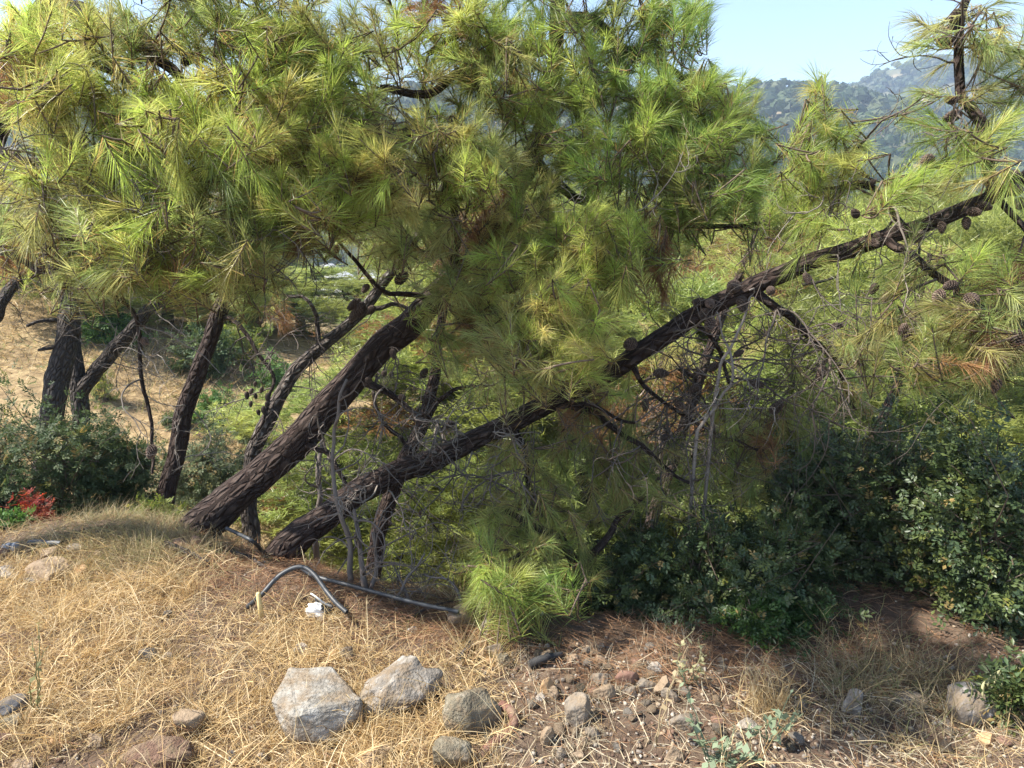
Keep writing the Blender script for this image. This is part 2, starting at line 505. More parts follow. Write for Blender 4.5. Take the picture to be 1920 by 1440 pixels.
def hill_h(x, y):
    z = -18 + 0 * x
    def ridge(Yc, pxs, pys, front, back, seed, amp):
        cx = np.array([(p - 960) / F * Yc * 1.03 for p in pxs])
        cz = np.array([1.6 + math.tan(math.atan((720 - p) / F) - PITCH) * Yc for p in pys])
        yc = Yc + 25 * fbm(x * 0.008, x * 0, seed)
        hc = np.interp(x, cx, cz)
        s = y - yc
        return hc - np.where(s < 0, -s * front, s * back) + amp * fbm(x * 0.02, y * 0.02, seed + 3) * np.clip(np.abs(s) / 60, 0, 1)
    a = ridge(300, [-900, 0, 500, 900, 1250, 1400, 1470, 1540, 1650, 1800, 2100, 2600], [215, 205, 190, 182, 170, 162, 160, 170, 200, 250, 330, 400], 0.36, 0.5, 31, 8)
    c = ridge(520, [-900, 300, 1200, 1480, 1545, 1590, 1640, 1720, 1900, 2400], [230, 215, 200, 185, 165, 132, 120, 116, 112, 150], 0.40, 0.5, 41, 12)
    return np.maximum(np.maximum(a, c), z)


hx = np.linspace(-520, 560, 150); hy = np.linspace(150, 720, 90)
HX, HY = np.meshgrid(hx, hy)
HZ = hill_h(HX, HY) + 1.2 * fbm(HX * 0.09, HY * 0.09, 51)
edge = (HY - 150) / 25
HZ = np.where(edge < 1, np.minimum(HZ, -19 - 6 * (1 - edge)), HZ)
hg = Geo(); v_, q_ = grid(HX, HY, HZ); hg.add(v_, q=q_)
hills = link('hills', hg.mesh('hills', hills_material(), smooth=True, color=False), kind='structure')
hills['label'] = 'far wooded hills with bare tan patches'

# woods: one mass on the hills, one on the valley floor
rg = np.random.default_rng(11)


def wood(name, label, fx, fy, fz, cr, K, pal):
    N = len(fx)
    u = nrm(rg.normal(size=(N, K, 3))); u[..., 2] = np.abs(u[..., 2]) * 1.1 - 0.25
    c0 = np.stack([fx, fy, fz + cr * 0.75], -1)[:, None, :] + u * cr[:, None, None] * rg.uniform(0.65, 1.08, (N, K, 1)) * np.array([1, 1, 0.9])
    t1 = nrm(cross(u, rg.normal(size=(N, K, 3)))); t2 = cross(u, t1)
    sz = cr[:, None, None] * rg.uniform(0.2, 0.45, (N, K, 1)) * math.sqrt(66 / K)
    tri = np.stack([c0 + t1 * sz, c0 - t1 * sz * 0.6 + t2 * sz, c0 - t1 * sz * 0.6 - t2 * sz], 2)
    base = np.asarray(pal)[rg.integers(len(pal), size=N)] * rg.uniform(0.75, 1.25, (N, 1))
    fg = Geo(); fg.add(tri.reshape(-1, 3), t=np.arange(N * K * 3).reshape(-1, 3), c=np.repeat(base, K * 3, axis=0))
    o = link(name, fg.mesh(name, M_SOFT), kind='stuff'); o['label'] = label


fx = rg.uniform(-300, 420, 26000); fy = rg.uniform(170, 560, 26000)
keep = (np.abs(fx) < 0.86 * fy + 10); fx, fy = fx[keep], fy[keep]
keep = fbm(fx * 0.03, fy * 0.03, 61) + rg.uniform(-0.35, 0.35, len(fx)) > -0.30; fx, fy = fx[keep], fy[keep]
fz = hill_h(fx, fy); keep = fz > -17
fx, fy, fz = fx[keep][:6200], fy[keep][:6200], fz[keep][:6200]
wood('forest', 'dense far wood of round crowns covering the hills', fx, fy, fz, rg.uniform(1.9, 4.1, len(fx)), 40, [(0.040, 0.066, 0.028), (0.036, 0.058, 0.026), (0.060, 0.085, 0.034), (0.085, 0.10, 0.042)])
fy = rg.uniform(34, 178, 3000); fx = rg.uniform(-1, 1, 3000) * (0.82 * fy + 6); fz = H(fx, fy)
a_, b_, _ = pix(np.stack([fx, fy, fz], -1))
keep = ~((a_ > 545) & (a_ < 775) & (fy < 178)); fx, fy, fz = fx[keep], fy[keep], fz[keep]
wood('valley_wood', 'sunlit pine wood on the valley floor', fx, fy, fz + rg.uniform(0, 1.5, len(fx)), rg.uniform(1.5, 3.0, len(fx)), 56, [(0.115, 0.145, 0.045), (0.085, 0.12, 0.04), (0.15, 0.165, 0.055), (0.07, 0.095, 0.035)])

# ------------------------------------------------------------------ pine kit
PAL = {
    'Y': np.array([[0.350, 0.400, 0.120], [0.390, 0.400, 0.140], [0.310, 0.385, 0.105], [0.420, 0.375, 0.150]]),
    'G': np.array([[0.260, 0.325, 0.090], [0.300, 0.360, 0.100], [0.225, 0.290, 0.082], [0.340, 0.365, 0.125]]),
    'B': np.array([[0.225, 0.310, 0.088], [0.195, 0.270, 0.082], [0.270, 0.335, 0.098]]),
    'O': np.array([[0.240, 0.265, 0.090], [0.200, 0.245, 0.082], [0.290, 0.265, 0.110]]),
    'S': np.array([[0.300, 0.325, 0.130], [0.340, 0.330, 0.145], [0.245, 0.300, 0.110]]),
    'D': np.array([[0.265, 0.140, 0.065], [0.210, 0.110, 0.058], [0.320, 0.185, 0.088]]),
}
for _k in 'YSOGB': PAL[_k] = PAL[_k] * np.array([1.10, 1.10, 1.02])
OLD = np.array([0.36, 0.25, 0.105])


def cone_mesh(name, light):
    """woody pine cone: spiral of raised scales on an egg-shaped body, hanging down from the origin"""
    g = Geo(); rng = np.random.default_rng(3 + int(light * 10))
    n = 92; ga = math.pi * (3 - math.sqrt(5))
    Lc, Rc = 0.085, 0.024
    prof = lambda t: Rc * np.sin(np.clip(t, 0, 1) ** 0.72 * math.pi * 0.97 + 0.05) ** 0.8
    tt = np.linspace(0.0, 1.0, 12)
    core = np.stack([np.zeros(12), np.zeros(12), -tt * Lc], -1)
    tube(g, core, np.maximum(prof(tt) * 0.86, 0.002), 9, (0.045, 0.03, 0.022))
    for k in range(n):
        t = 0.05 + 0.93 * k / n
        a = k * ga; r = float(prof(t)); z = -t * Lc
        o = np.array([math.cos(a), math.sin(a), 0]); s = np.array([-math.sin(a), math.cos(a), 0]); d = np.array([0, 0, -1.0])
        wd = 0.0062 * (0.55 + 0.6 * math.sin(t * math.pi)); c = o * r * 0.80 + np.array([0, 0, z])
        outn = o * 0.006 + d * 0.0035
        pts = [c - s * wd + d * -0.002, c + s * wd + d * -0.002, c + s * wd * 0.9 + outn + d * 0.001, c - s * wd * 0.9 + outn + d * 0.001, c + outn * 1.25 + d * 0.0045, c + d * 0.006]
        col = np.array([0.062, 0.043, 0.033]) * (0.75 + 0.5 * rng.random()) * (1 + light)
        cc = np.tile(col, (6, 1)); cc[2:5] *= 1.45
        g.add(pts, t=[[0, 1, 2], [0, 2, 3], [3, 2, 4], [0, 3, 5], [3, 4, 5], [4, 2, 5], [2, 1, 5]], c=cc)
    return g.mesh(name, M_CONE)


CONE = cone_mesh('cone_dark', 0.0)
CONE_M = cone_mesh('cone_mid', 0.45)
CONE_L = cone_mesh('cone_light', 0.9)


def twist_path(p, d, length, curl, n, rng, grav=0.0):
    pts = [np.asarray(p, float)]; d = nrm(d); st = length / n
    ax = nrm(rng.normal(size=3))
    for i in range(n):
        d = nrm(d + cross(ax, d) * curl / n * rng.uniform(0.3, 1.6) + rng.normal(size=3) * 0.13 + np.array([0, 0, grav / n]))
        pts.append(pts[-1] + d * st)
    return np.array(pts)


# views that the boughs leave open: the two trunks, the house, the hillside
OPEN = []                                             # (px, py, radius, nearer than this depth, chance of staying empty)
for _a in [(400, 965), (470, 905), (560, 825), (620, 760), (680, 690), (740, 630)]: OPEN.append((*_a, 60, 3.7, 0.97))
for _a in [(600, 975), (680, 922), (760, 880), (820, 858), (880, 832), (940, 800), (990, 775)]: OPEN.append((*_a, 52, 3.4, 0.9))
for _a in [(1190, 665), (1250, 622), (1310, 588), (1370, 556), (1430, 530), (1500, 502), (1570, 475)]: OPEN.append((*_a, 62, 3.2, 0.93))
for _a in [(1640, 450), (1700, 432), (1760, 412), (1830, 382), (1900, 345), (1800, 170), (1790, 90), (1815, 240), (1720, 485), (1800, 550)]: OPEN.append((*_a, 50, 3.0, 0.9))
for _a in [(1610, 462), (1660, 446), (1710, 430), (1760, 413), (1810, 392), (1860, 366), (1905, 340)]: OPEN.append((*_a, 62, 3.0, 0.96))
for _a in [(620, 520), (650, 540), (690, 560), (610, 545)]: OPEN.append((*_a, 78, 6.5, 1.0))
for _a in [(1465, 190), (1460, 250), (1660, 160), (1680, 220), (1660, 300), (1640, 200), (1690, 130), (1640, 60), (1560, 60), (1450, 60), (1480, 130)]: OPEN.append((*_a, 48, 4.0, 0.9))


def blocked(px, py, d, rng):
    for a, b, r, dm, ch in OPEN:
        if d < dm and (px - a) ** 2 + (py - b) ** 2 < r * r: return rng.random() < ch
    return False


class Pine:
    def __init__(self, name, label, seed, bark=None, group='pines along the bank'):
        self.name, self.label, self.group = name, label, group
        self.rng = np.random.default_rng(seed)
        self.bark = bark or M_BARK
        self.limbs = []; self.trunk = None
        self.sk = []
        self.tw = Geo(); self.nd = Geo(); self.dead = Geo()
        self.shoots = []; self.cones = []; self.mult = 2.6

    def path(self, pts, root=False, step=0.035, k=1.0, wig=0.0):
        """pts: (px, py, d, width_px)"""
        p = [np.append(P(a, b, c), wd * k * c / F / 2) for a, b, c, wd in pts]
        if root:
            dirv = nrm(p[0][:3] - p[1][:3]); q = p[0].copy()
            for _ in range(200):
                if q[2] < H(q[0], q[1]) - 0.12: break
                q = q + np.append(nrm(dirv + np.array([0, 0, -0.4])) * 0.05, 0.0006)
            if np.linalg.norm(q[:3] - p[0][:3]) > 0.04: p = [q] + p
        c = catmull(np.array(p), step)
        if wig:
            ln = np.arange(len(c)) * step; s0 = self.rng.uniform(0, 90)
            f = np.clip(ln / 0.15, 0, 1)
            for q in range(3): c[:, q] += wig * f * (vnoise(ln * 4.5 + s0, ln * 0 + q * 7, 3) * 1.4 + vnoise(ln * 11 + s0, ln * 0 + q * 5, 6) * 0.5)
        return c

    def set_trunk(self, pts, sides=22, k=0.72):
        c = self.path(pts, root=True, k=k, wig=0.014)
        self.trunk = c; self.base = c[0, :3].copy(); self.base[2] = float(H(c[0, 0], c[0, 1]))
        g = Geo(); r = c[:, 3].copy()
        flare = np.exp(-np.arange(len(r)) * 0.035 / 0.18) * 0.25
        tube(g, c[:, :3], r * (1 + flare), sides, rough=0.16, seed=len(self.name) * 3)
        self.trunk_geo = g
        self.sk.append(c[::2, :3])

    def limb(self, pts, sides=10, rough=0.12):
        c = self.path(pts, step=0.03, k=0.85, wig=0.04); g = Geo()
        tube(g, c[:, :3], np.maximum(c[:, 3], 0.002), sides, rough=rough, seed=len(self.limbs))
        self.limbs.append(g); self.sk.append(c[::2, :3])

    def clump(self, px, py, rx, ry, d, n, cls, up=0.35, dd=0.25, nl=0.102, nn=112, aim=(0, 0, 0)):
        rng = self.rng
        for _ in range(int(round(n * self.mult))):
            while True:
                o = rng.uniform(-1, 1, 3)
                if (o ** 2).sum() <= 1: break
            tip = P(px + o[0] * rx, py + o[1] * ry, d + o[2] * dd)
            if blocked(px + o[0] * rx, py + o[1] * ry, d + o[2] * dd, rng): continue
            self.shoots.append((tip, cls, up, nl * rng.uniform(0.72, 1.22), nn, aim))

    def grow(self, droop=0.0):
        rng = self.rng
        sk = np.concatenate(self.sk)
        tips = np.array([s[0] for s in self.shoots])
        d0 = np.array([np.min(((sk - t) ** 2).sum(1)) for t in tips])
        cap = np.zeros((len(sk) + len(tips) * 8, 3)); cap[:len(sk)] = sk; n = len(sk)
        for i in np.argsort(d0):
            tip, cls, up, nl, nn, aim = self.shoots[i]
            dist = ((cap[:n] - tip) ** 2).sum(1)
            j = int(np.argmin(dist + 0.02 * rng.random(n))); a = cap[j]
            gap = math.sqrt(dist[j])
            dv = nrm(nrm(tip - a) * 0.75 + np.array([0, 0, up]) + rng.normal(size=3) * 0.42 + np.asarray(aim))
            ln = float(np.clip(rng.uniform(0.11, 0.26), 0, 0.30))
            b = tip - dv * ln
            # twig from skeleton to the shoot's base
            mid = 0.5 * (a + b) + rng.normal(size=3) * 0.05 * gap + np.array([0, 0, -0.10 * gap])
            tpar = np.linspace(0, 1, 6)[:, None]
            tw = (1 - tpar) ** 2 * a + 2 * tpar * (1 - tpar) * mid + tpar ** 2 * b
            stem = np.vstack([tw, b + dv * ln * 0.5 + np.array([0, 0, -0.01]), tip])
            r0 = 0.0035 + 0.0075 * min(gap, 1.0); rad = np.linspace(r0, 0.0022, len(stem))
            brown = np.array([0.135, 0.098, 0.072]) * rng.uniform(0.7, 1.35)
            tube(self.tw, stem, rad, 4, brown)
            k = tw[1:]; cap[n:n + len(k)] = k; n += len(k)
            self.needles(b, dv, ln, nl, int(nn * (rng.uniform(0.62, 1.25) if nn > 95 else 1.0)), cls, droop + 0.22 * rng.random() ** 2)

    def needles(self, b, dv, ln, nl, nn, cls, droop):
        rng = self.rng
        pal = PAL[cls]
        t = 1 - rng.random(nn) ** 1.25
        ang = np.radians(np.interp(t, [0, 0.5, 1], [66, 44, 20]) + rng.normal(size=nn) * 9)
        ph = rng.random(nn) * 2 * math.pi
        ax = nrm(cross(dv, [0.3, 0.2, 0.9])); ay = cross(dv, ax)
        rad = np.cos(ph)[:, None] * ax + np.sin(ph)[:, None] * ay
        d = np.cos(ang)[:, None] * dv + np.sin(ang)[:, None] * rad
        base = b + dv * (t * ln)[:, None]
        L = nl * rng.uniform(0.75, 1.12, nn) * np.interp(t, [0, 1], [0.92, 1.0])
        bend = np.zeros((nn, 3)); bend[:, 2] = -0.10 - droop - 0.12 * rng.random(nn)
        bend += dv * 0.16
        c = pal[rng.integers(len(pal))] * rng.uniform(0.78, 1.22) * np.ones((nn, 1)) * rng.uniform(0.7, 1.35, (nn, 1))
        oldm = (rng.random(nn) < np.interp(t, [0, 0.35, 1], [0.42, 0.12, 0.02]))[:, None]
        if cls != 'D': c = np.where(oldm, OLD * rng.uniform(0.7, 1.2, (nn, 1)), c)
        if nn < 95:
            s = nrm(cross(d, rng.normal(size=d.shape))) * 0.0014
            v = np.stack([base - s, base + s, base + (d + bend * 0.8) * L[:, None]], 1).reshape(-1, 3)
            self.nd.add(v, t=np.arange(nn * 3).reshape(-1, 3), c=np.repeat(c, 3, 0)); return
        ribbons(self.nd, base, d, L, 0.0018, bend, c, rng)

    def dead_twigs(self, px, py, rx, ry, d, n, length=0.5, curl=2.5, dirv=(0, 0, -0.4), grey=0.5, dd=0.25, r=0.0042, far=0.5):
        """bare curly branches starting on the tree near the given spot"""
        rng = self.rng; sk = np.concatenate(self.sk)
        for _ in range(n):
            tgt = P(px + rng.uniform(-rx, rx), py + rng.uniform(-ry, ry), d + rng.uniform(-dd, dd))
            j = int(np.argmin(((sk - tgt) ** 2).sum(1)))
            a = sk[j]
            gap = np.linalg.norm(tgt - a)
            col = (np.array([0.105, 0.082, 0.068]) * (1 - grey) + np.array([0.27, 0.235, 0.20]) * grey) * rng.uniform(0.6, 1.25)
            L = max(gap, 0.1) + length * rng.uniform(0.2, 0.6)
            dv = nrm(nrm(tgt - a) + 0.3 * rng.normal(size=3))
            p = twist_path(a, dv, L, curl * rng.uniform(0.3, 0.9), 14, rng, dirv[2])
            rr = r * rng.uniform(0.7, 1.5)
            tube(self.dead, p, np.linspace(rr, rr * 0.35, len(p)), 5, col, cap=False)
            for q in range(rng.integers(3, 7)):
                i = rng.integers(4, 14)
                p2 = twist_path(p[i], nrm(p[i] - p[i - 1]) + 0.9 * rng.normal(size=3) + np.asarray(dirv), length * rng.uniform(0.25, 0.7), curl * rng.uniform(0.6, 1.4), 10, rng, dirv[2])
                tube(self.dead, p2, np.linspace(rr * 0.55, rr * 0.2, len(p2)), 3, col * rng.uniform(0.85, 1.15), cap=False)
                for q2 in range(rng.integers(1, 4)):
                    i2 = rng.integers(3, 9)
                    p3 = twist_path(p2[i2], nrm(p2[i2] - p2[i2 - 1]) + 0.9 * rng.normal(size=3), length * rng.uniform(0.12, 0.3), curl, 6, rng, dirv[2] * 0.5)
                    tube(self.dead, p3, np.linspace(rr * 0.3, rr * 0.15, len(p3)), 3, col, cap=False)

    def cone(self, px, py, d, size=1.0, light=False, snap=True, ang=None):
        p = P(px, py, d)
        self.cones.append((p, size, light, snap, ang))

    def finish(self):
        root = link(self.name, None, label=self.label, cat='pine tree', group=self.group, loc=self.base)
        rng = self.rng

        def put(nm, geo, mat, uv=False, smooth=True):
            if geo.n == 0: return None
            shift(geo, self.base)
            return link(nm, geo.mesh(nm, mat, smooth=smooth, uv=uv), parent=root)
        put('trunk', self.trunk_geo, self.bark, True)
        for l in self.limbs: put('branch', l, self.bark, True)
        for o_ in (put('twigs', self.tw, M_TWIG), put('dead_twigs', self.dead, M_TWIG), put('crown', self.nd, M_NEEDLE, smooth=False)):
            if o_: o_['kind'] = 'stuff'
        sk = np.concatenate(self.sk)
        for p, size, light, snap, ang in self.cones:
            o = link('cone', CONE_L if light else [CONE, CONE, CONE, CONE_M, CONE_M, CONE_L][int(rng.integers(6))], parent=root)
            top = p + np.array([0, 0, 0.035 * size])
            if snap:
                j = int(np.argmin(((sk - p) ** 2).sum(1)))
                v = nrm(p - sk[j])
                if np.linalg.norm(p - sk[j]) > 0.5: v = np.array([0, 0, -1.0])
                v = nrm(v + np.array([0, 0, -0.45]) + 0.25 * rng.normal(size=3))
            else:
                v = nrm(np.array([0, 0, -1.0]) + 0.35 * rng.normal(size=3))
            top = p - v * 0.04 * size
            o.location = top - self.base
            o.rotation_euler = Vector(-v).to_track_quat('Z', 'Y').to_euler()
            s = size * rng.uniform(0.58, 0.98)
            o.scale = (s * rng.uniform(0.85, 1.2), s * rng.uniform(0.85, 1.2), s)
        return root

# ------------------------------------------------------------------ the pines of the bank
# big leaning pine
A = Pine('pine_tree', 'thick-trunked pine leaning from the mound, second trunk crossing the picture centre', 101)
A.set_trunk([(375, 985, 3.62, 92), (440, 930, 3.62, 86), (560, 825, 3.6, 80), (660, 712, 3.58, 76), (760, 612, 3.55, 72), (825, 545, 3.52, 66),
             (900, 450, 3.5, 60), (975, 330, 3.48, 56), (1015, 240, 3.46, 50), (1035, 150, 3.45, 42), (1045, 40, 3.45, 38), (1050, -120, 3.45, 32), (1060, -330, 3.5, 20)], 30, k=0.70)
A.limb([(1020, 230, 3.46, 26), (960, 120, 3.35, 20), (880, 70, 3.2, 14), (800, 110, 3.05, 9)])
A.limb([(1040, 90, 3.45, 24), (930, 105, 3.25, 20), (850, 145, 3.1, 19), (790, 180, 3.0, 17), (715, 168, 2.95, 15)])
A.limb([(1045, 30, 3.45, 26), (1130, 60, 3.3, 20), (1210, 110, 3.2, 15), (1290, 160, 3.2, 10)])
A.limb([(1000, 280, 3.46, 28), (1100, 270, 3.25, 20), (1200, 290, 3.15, 15), (1300, 300, 3.1, 10), (1380, 260, 3.1, 7)])
A.limb([(925, 415, 3.5, 26), (1010, 440, 3.2, 20), (1110, 430, 3.05, 14), (1180, 400, 3.0, 8)])
A.limb([(880, 480, 3.5, 26), (930, 560, 3.2, 20), (990, 620, 3.0, 14), (1060, 640, 2.9, 8)])
A.limb([(860, 500, 3.5, 24), (850, 400, 3.2, 17), (820, 320, 3.0, 12), (800, 250, 2.95, 7)])
A.limb([(1000, 290, 3.46, 26), (1080, 360, 3.4, 20), (1200, 420, 3.3, 16), (1310, 430, 3.2, 12), (1420, 410, 3.15, 8)])
A.limb([(830, 560, 3.52, 18), (770, 560, 3.4, 12), (720, 530, 3.3, 10), (660, 470, 3.25, 8), (610, 410, 3.2, 6)])
A.limb([(670, 715, 3.58, 20), (730, 735, 3.5, 15), (790, 780, 3.45, 11), (830, 800, 3.4, 7)], 8)
A.limb([(560, 830, 3.6, 16), (610, 855, 3.45, 12), (640, 910, 3.42, 9), (660, 960, 3.4, 7)], 8)
for a in [(760, 70, 70, 70, 3.1, 7, 'G'), (690, 40, 70, 50, 3.1, 6, 'O'), (880, 50, 90, 70, 3.15, 16, 'G'), (960, 40, 80, 60, 3.2, 12, 'G'), (870, 150, 90, 60, 3.05, 10, 'O'),
          (940, 120, 80, 60, 3.1, 10, 'S'), (800, 260, 90, 70, 2.95, 12, 'Y'), (900, 260, 90, 70, 3.0, 13, 'S'), (870, 330, 90, 60, 2.95, 12, 'Y'), (970, 210, 60, 60, 3.15, 7, 'G'),
          (1090, 140, 90, 80, 3.2, 14, 'G'), (1080, 230, 80, 80, 3.1, 15, 'G'), (1180, 60, 90, 70, 3.2, 14, 'G'), (1220, 150, 90, 80, 3.15, 16, 'B'), (1250, 40, 70, 60, 3.2, 10, 'B'),
          (1130, 300, 90, 70, 3.1, 14, 'B'), (1230, 240, 90, 70, 3.1, 14, 'G'), (1000, 420, 90, 60, 3.05, 13, 'Y'), (1070, 460, 90, 70, 2.95, 16, 'Y'), (1150, 420, 80, 60, 2.95, 12, 'G'),
          (950, 490, 90, 60, 3.0, 12, 'Y'), (880, 540, 90, 60, 3.05, 12, 'S'), (1000, 560, 90, 60, 2.9, 13, 'Y'), (1090, 560, 80, 70, 2.9, 13, 'Y'), (940, 620, 80, 50, 2.9, 10, 'S'),
          (1040, 650, 90, 60, 2.85, 13, 'Y'), (1130, 640, 60, 70, 2.85, 11, 'Y'), (990, 710, 70, 40, 2.85, 7, 'S'), (790, 610, 60, 40, 3.2, 5, 'Y'), (860, 650, 40, 60, 3.1, 4, 'O'),
          (1290, 210, 80, 80, 3.1, 14, 'B'), (1370, 180, 50, 60, 3.1, 8, 'G'), (1340, 290, 80, 70, 3.1, 14, 'B'), (1410, 250, 55, 70, 3.1, 9, 'G'), (1260, 330, 70, 60, 3.15, 9, 'O'),
          (1420, 350, 60, 60, 3.1, 9, 'B'), (1330, 390, 90, 50, 3.15, 11, 'B'), (1290, 20, 50, 40, 3.2, 7, 'B'), (1320, 150, 50, 50, 3.15, 6, 'G'), (780, 420, 80, 60, 3.1, 9, 'S'),
          (700, 440, 70, 50, 3.1, 8, 'S'), (1020, 320, 70, 50, 3.2, 8, 'O'), (1180, 500, 60, 50, 3.0, 7, 'G'), (1100, -110, 220, 80, 3.3, 30, 'G'), (860, -90, 160, 60, 3.2, 18, 'G'), (1040, 70, 60, 80, 3.12, 8, 'G'), (1010, 190, 60, 60, 3.1, 6, 'G')]:
    A.clump(*a, up=0.4)
for a in [(1220, 520, 50, 45, 3.1, 7, 'D'), (1250, 290, 40, 40, 3.3, 4, 'D'), (920, 400, 40, 40, 3.3, 5, 'D'), (870, 470, 60, 60, 3.4, 8, 'D'), (800, 10, 60, 30, 3.3, 5, 'D'), (1180, 440, 40, 40, 3.25, 4, 'D'), (880, 620, 40, 40, 3.3, 3, 'D'), (1090, 70, 40, 40, 3.4, 3, 'D')]:
    A.clump(*a, up=-0.4)
A.limb([(1050, -150, 3.45, 26), (930, -220, 2.9, 20), (780, -240, 2.4, 15), (620, -240, 2.1, 10), (480, -220, 1.95, 7)])  # unseen overhanging bough, added above the view to shade the right foreground
for a in [(820, -200, 120, 60, 2.3, 15, 'G'), (640, -200, 130, 60, 2.05, 18, 'G'), (480, -190, 120, 60, 1.95, 15, 'Y'), (600, -170, 150, 50, 2.3, 14, 'G'), (760, -170, 120, 50, 2.55, 10, 'G')]: A.clump(*a, up=0.2, dd=0.3)
A.limb([(480, -230, 1.95, 8), (380, -300, 1.7, 7), (250, -320, 1.55, 5)])  # its added outer end, also out of view, dapples the nearer right-hand ground
for a in [(250, -300, 150, 60, 1.55, 11, 'G'), (450, -280, 150, 60, 1.62, 12, 'G'), (650, -250, 130, 60, 1.72, 11, 'G'), (850, -230, 120, 60, 1.78, 9, 'G')]: A.clump(*a, up=0.2, dd=0.2)
A.grow(0.0)
A.dead_twigs(780, 780, 90, 130, 3.45, 15, 0.5, 2.6, (0, 0, -0.5), 0.25)
A.dead_twigs(640, 870, 70, 100, 3.45, 7, 0.45, 2.2, (0, 0, -0.6), 0.35)
A.dead_twigs(930, 420, 60, 60, 3.35, 12, 0.35, 4, (0, 0, -0.2), 0.4)
A.dead_twigs(760, 200, 90, 60, 3.0, 10, 0.4, 2, (0, 0, -0.3), 0.15)
A.dead_twigs(1150, 385, 70, 30, 2.95, 3, 0.4, 3, (0, 0, 0), 0.7)
for c in [(815, 548, 3.35), (826, 570, 3.33), (842, 577, 3.33), (682, 545, 3.3), (664, 571, 3.3), (676, 580, 3.3), (692, 584, 3.3), (664, 590, 3.3), (630, 472, 3.25, 0.9), (737, 662, 3.45, 0.7), (690, 712, 3.45, 0.8),
          (752, 522, 3.3), (755, 745, 3.4), (795, 700, 3.4, 0.8), (846, 795, 3.4), (720, 700, 3.4, 0.8)]:
    A.cone(*c)
A.finish()

# long low pine running to the right
B = Pine('pine_tree', 'long low pine whose bowed trunk rises from beside the black hose to the far right', 102)
B.mult = 1.5
B.set_trunk([(545, 1018, 3.45, 74), (590, 985, 3.43, 70), (680, 922, 3.4, 64), (760, 880, 3.35, 58), (850, 845, 3.3, 54), (940, 800, 3.25, 52), (1040, 752, 3.2, 50), (1150, 692, 3.12, 49), (1250, 622, 3.02, 48),
             (1340, 570, 2.95, 46), (1440, 525, 2.88, 45), (1540, 485, 2.82, 43), (1640, 450, 2.76, 41), (1740, 420, 2.7, 39), (1840, 378, 2.65, 37), (1915, 335, 2.6, 35), (2010, 260, 2.55, 28), (2090, 130, 2.5, 18)], 26)
B.limb([(1865, 365, 2.64, 26), (1850, 320, 2.66, 24), (1825, 250, 2.68, 23), (1800, 170, 2.7, 21), (1790, 90, 2.7, 19), (1795, 20, 2.7, 17), (1810, -80, 2.7, 12)], 12)
B.limb([(1660, 445, 2.74, 20), (1720, 485, 2.65, 18), (1790, 545, 2.58, 16), (1860, 590, 2.52, 14), (1940, 625, 2.5, 11)], 10)
B.limb([(1415, 545, 2.9, 20), (1460, 585, 2.92, 17), (1520, 640, 2.95, 14), (1570, 690, 2.98, 11), (1610, 760, 3.0, 7)], 10)
B.limb([(1870, 372, 2.63, 16), (1910, 430, 2.6, 13), (1930, 520, 2.58, 9)], 8)
B.limb([(1700, 430, 2.72, 14), (1620, 350, 2.8, 10), (1560, 352, 2.85, 8), (1530, 300, 2.86, 7), (1525, 220, 2.86, 6), (1532, 150, 2.86, 5)], 8)
B.limb([(1640, 355, 2.78, 10), (1590, 330, 2.82, 8), (1600, 290, 2.84, 6), (1630, 260, 2.86, 5)], 8)
B.limb([(1840, 290, 2.67, 12), (1780, 300, 2.62, 9), (1720, 330, 2.6, 7), (1650, 345, 2.62, 8)], 8)
B.limb([(1300, 600, 2.98, 12), (1345, 660, 3.0, 9), (1360, 720, 3.02, 7)], 8)
B.limb([(1180, 680, 3.1, 12), (1250, 750, 3.15, 9), (1330, 800, 3.15, 7), (1420, 830, 3.1, 5)], 8)
B.limb([(1050, 750, 3.2, 18), (1150, 800, 3.1, 14), (1240, 860, 3.05, 10), (1300, 900, 3.0, 6)], 8)
B.limb([(960, 795, 3.25, 16), (980, 860, 3.1, 12), (1000, 930, 3.0, 9), (985, 1010, 2.95, 7)], 8)
B.limb([(1030, 765, 3.2, 12), (1100, 770, 3.1, 9), (1180, 780, 3.0, 6)], 8)
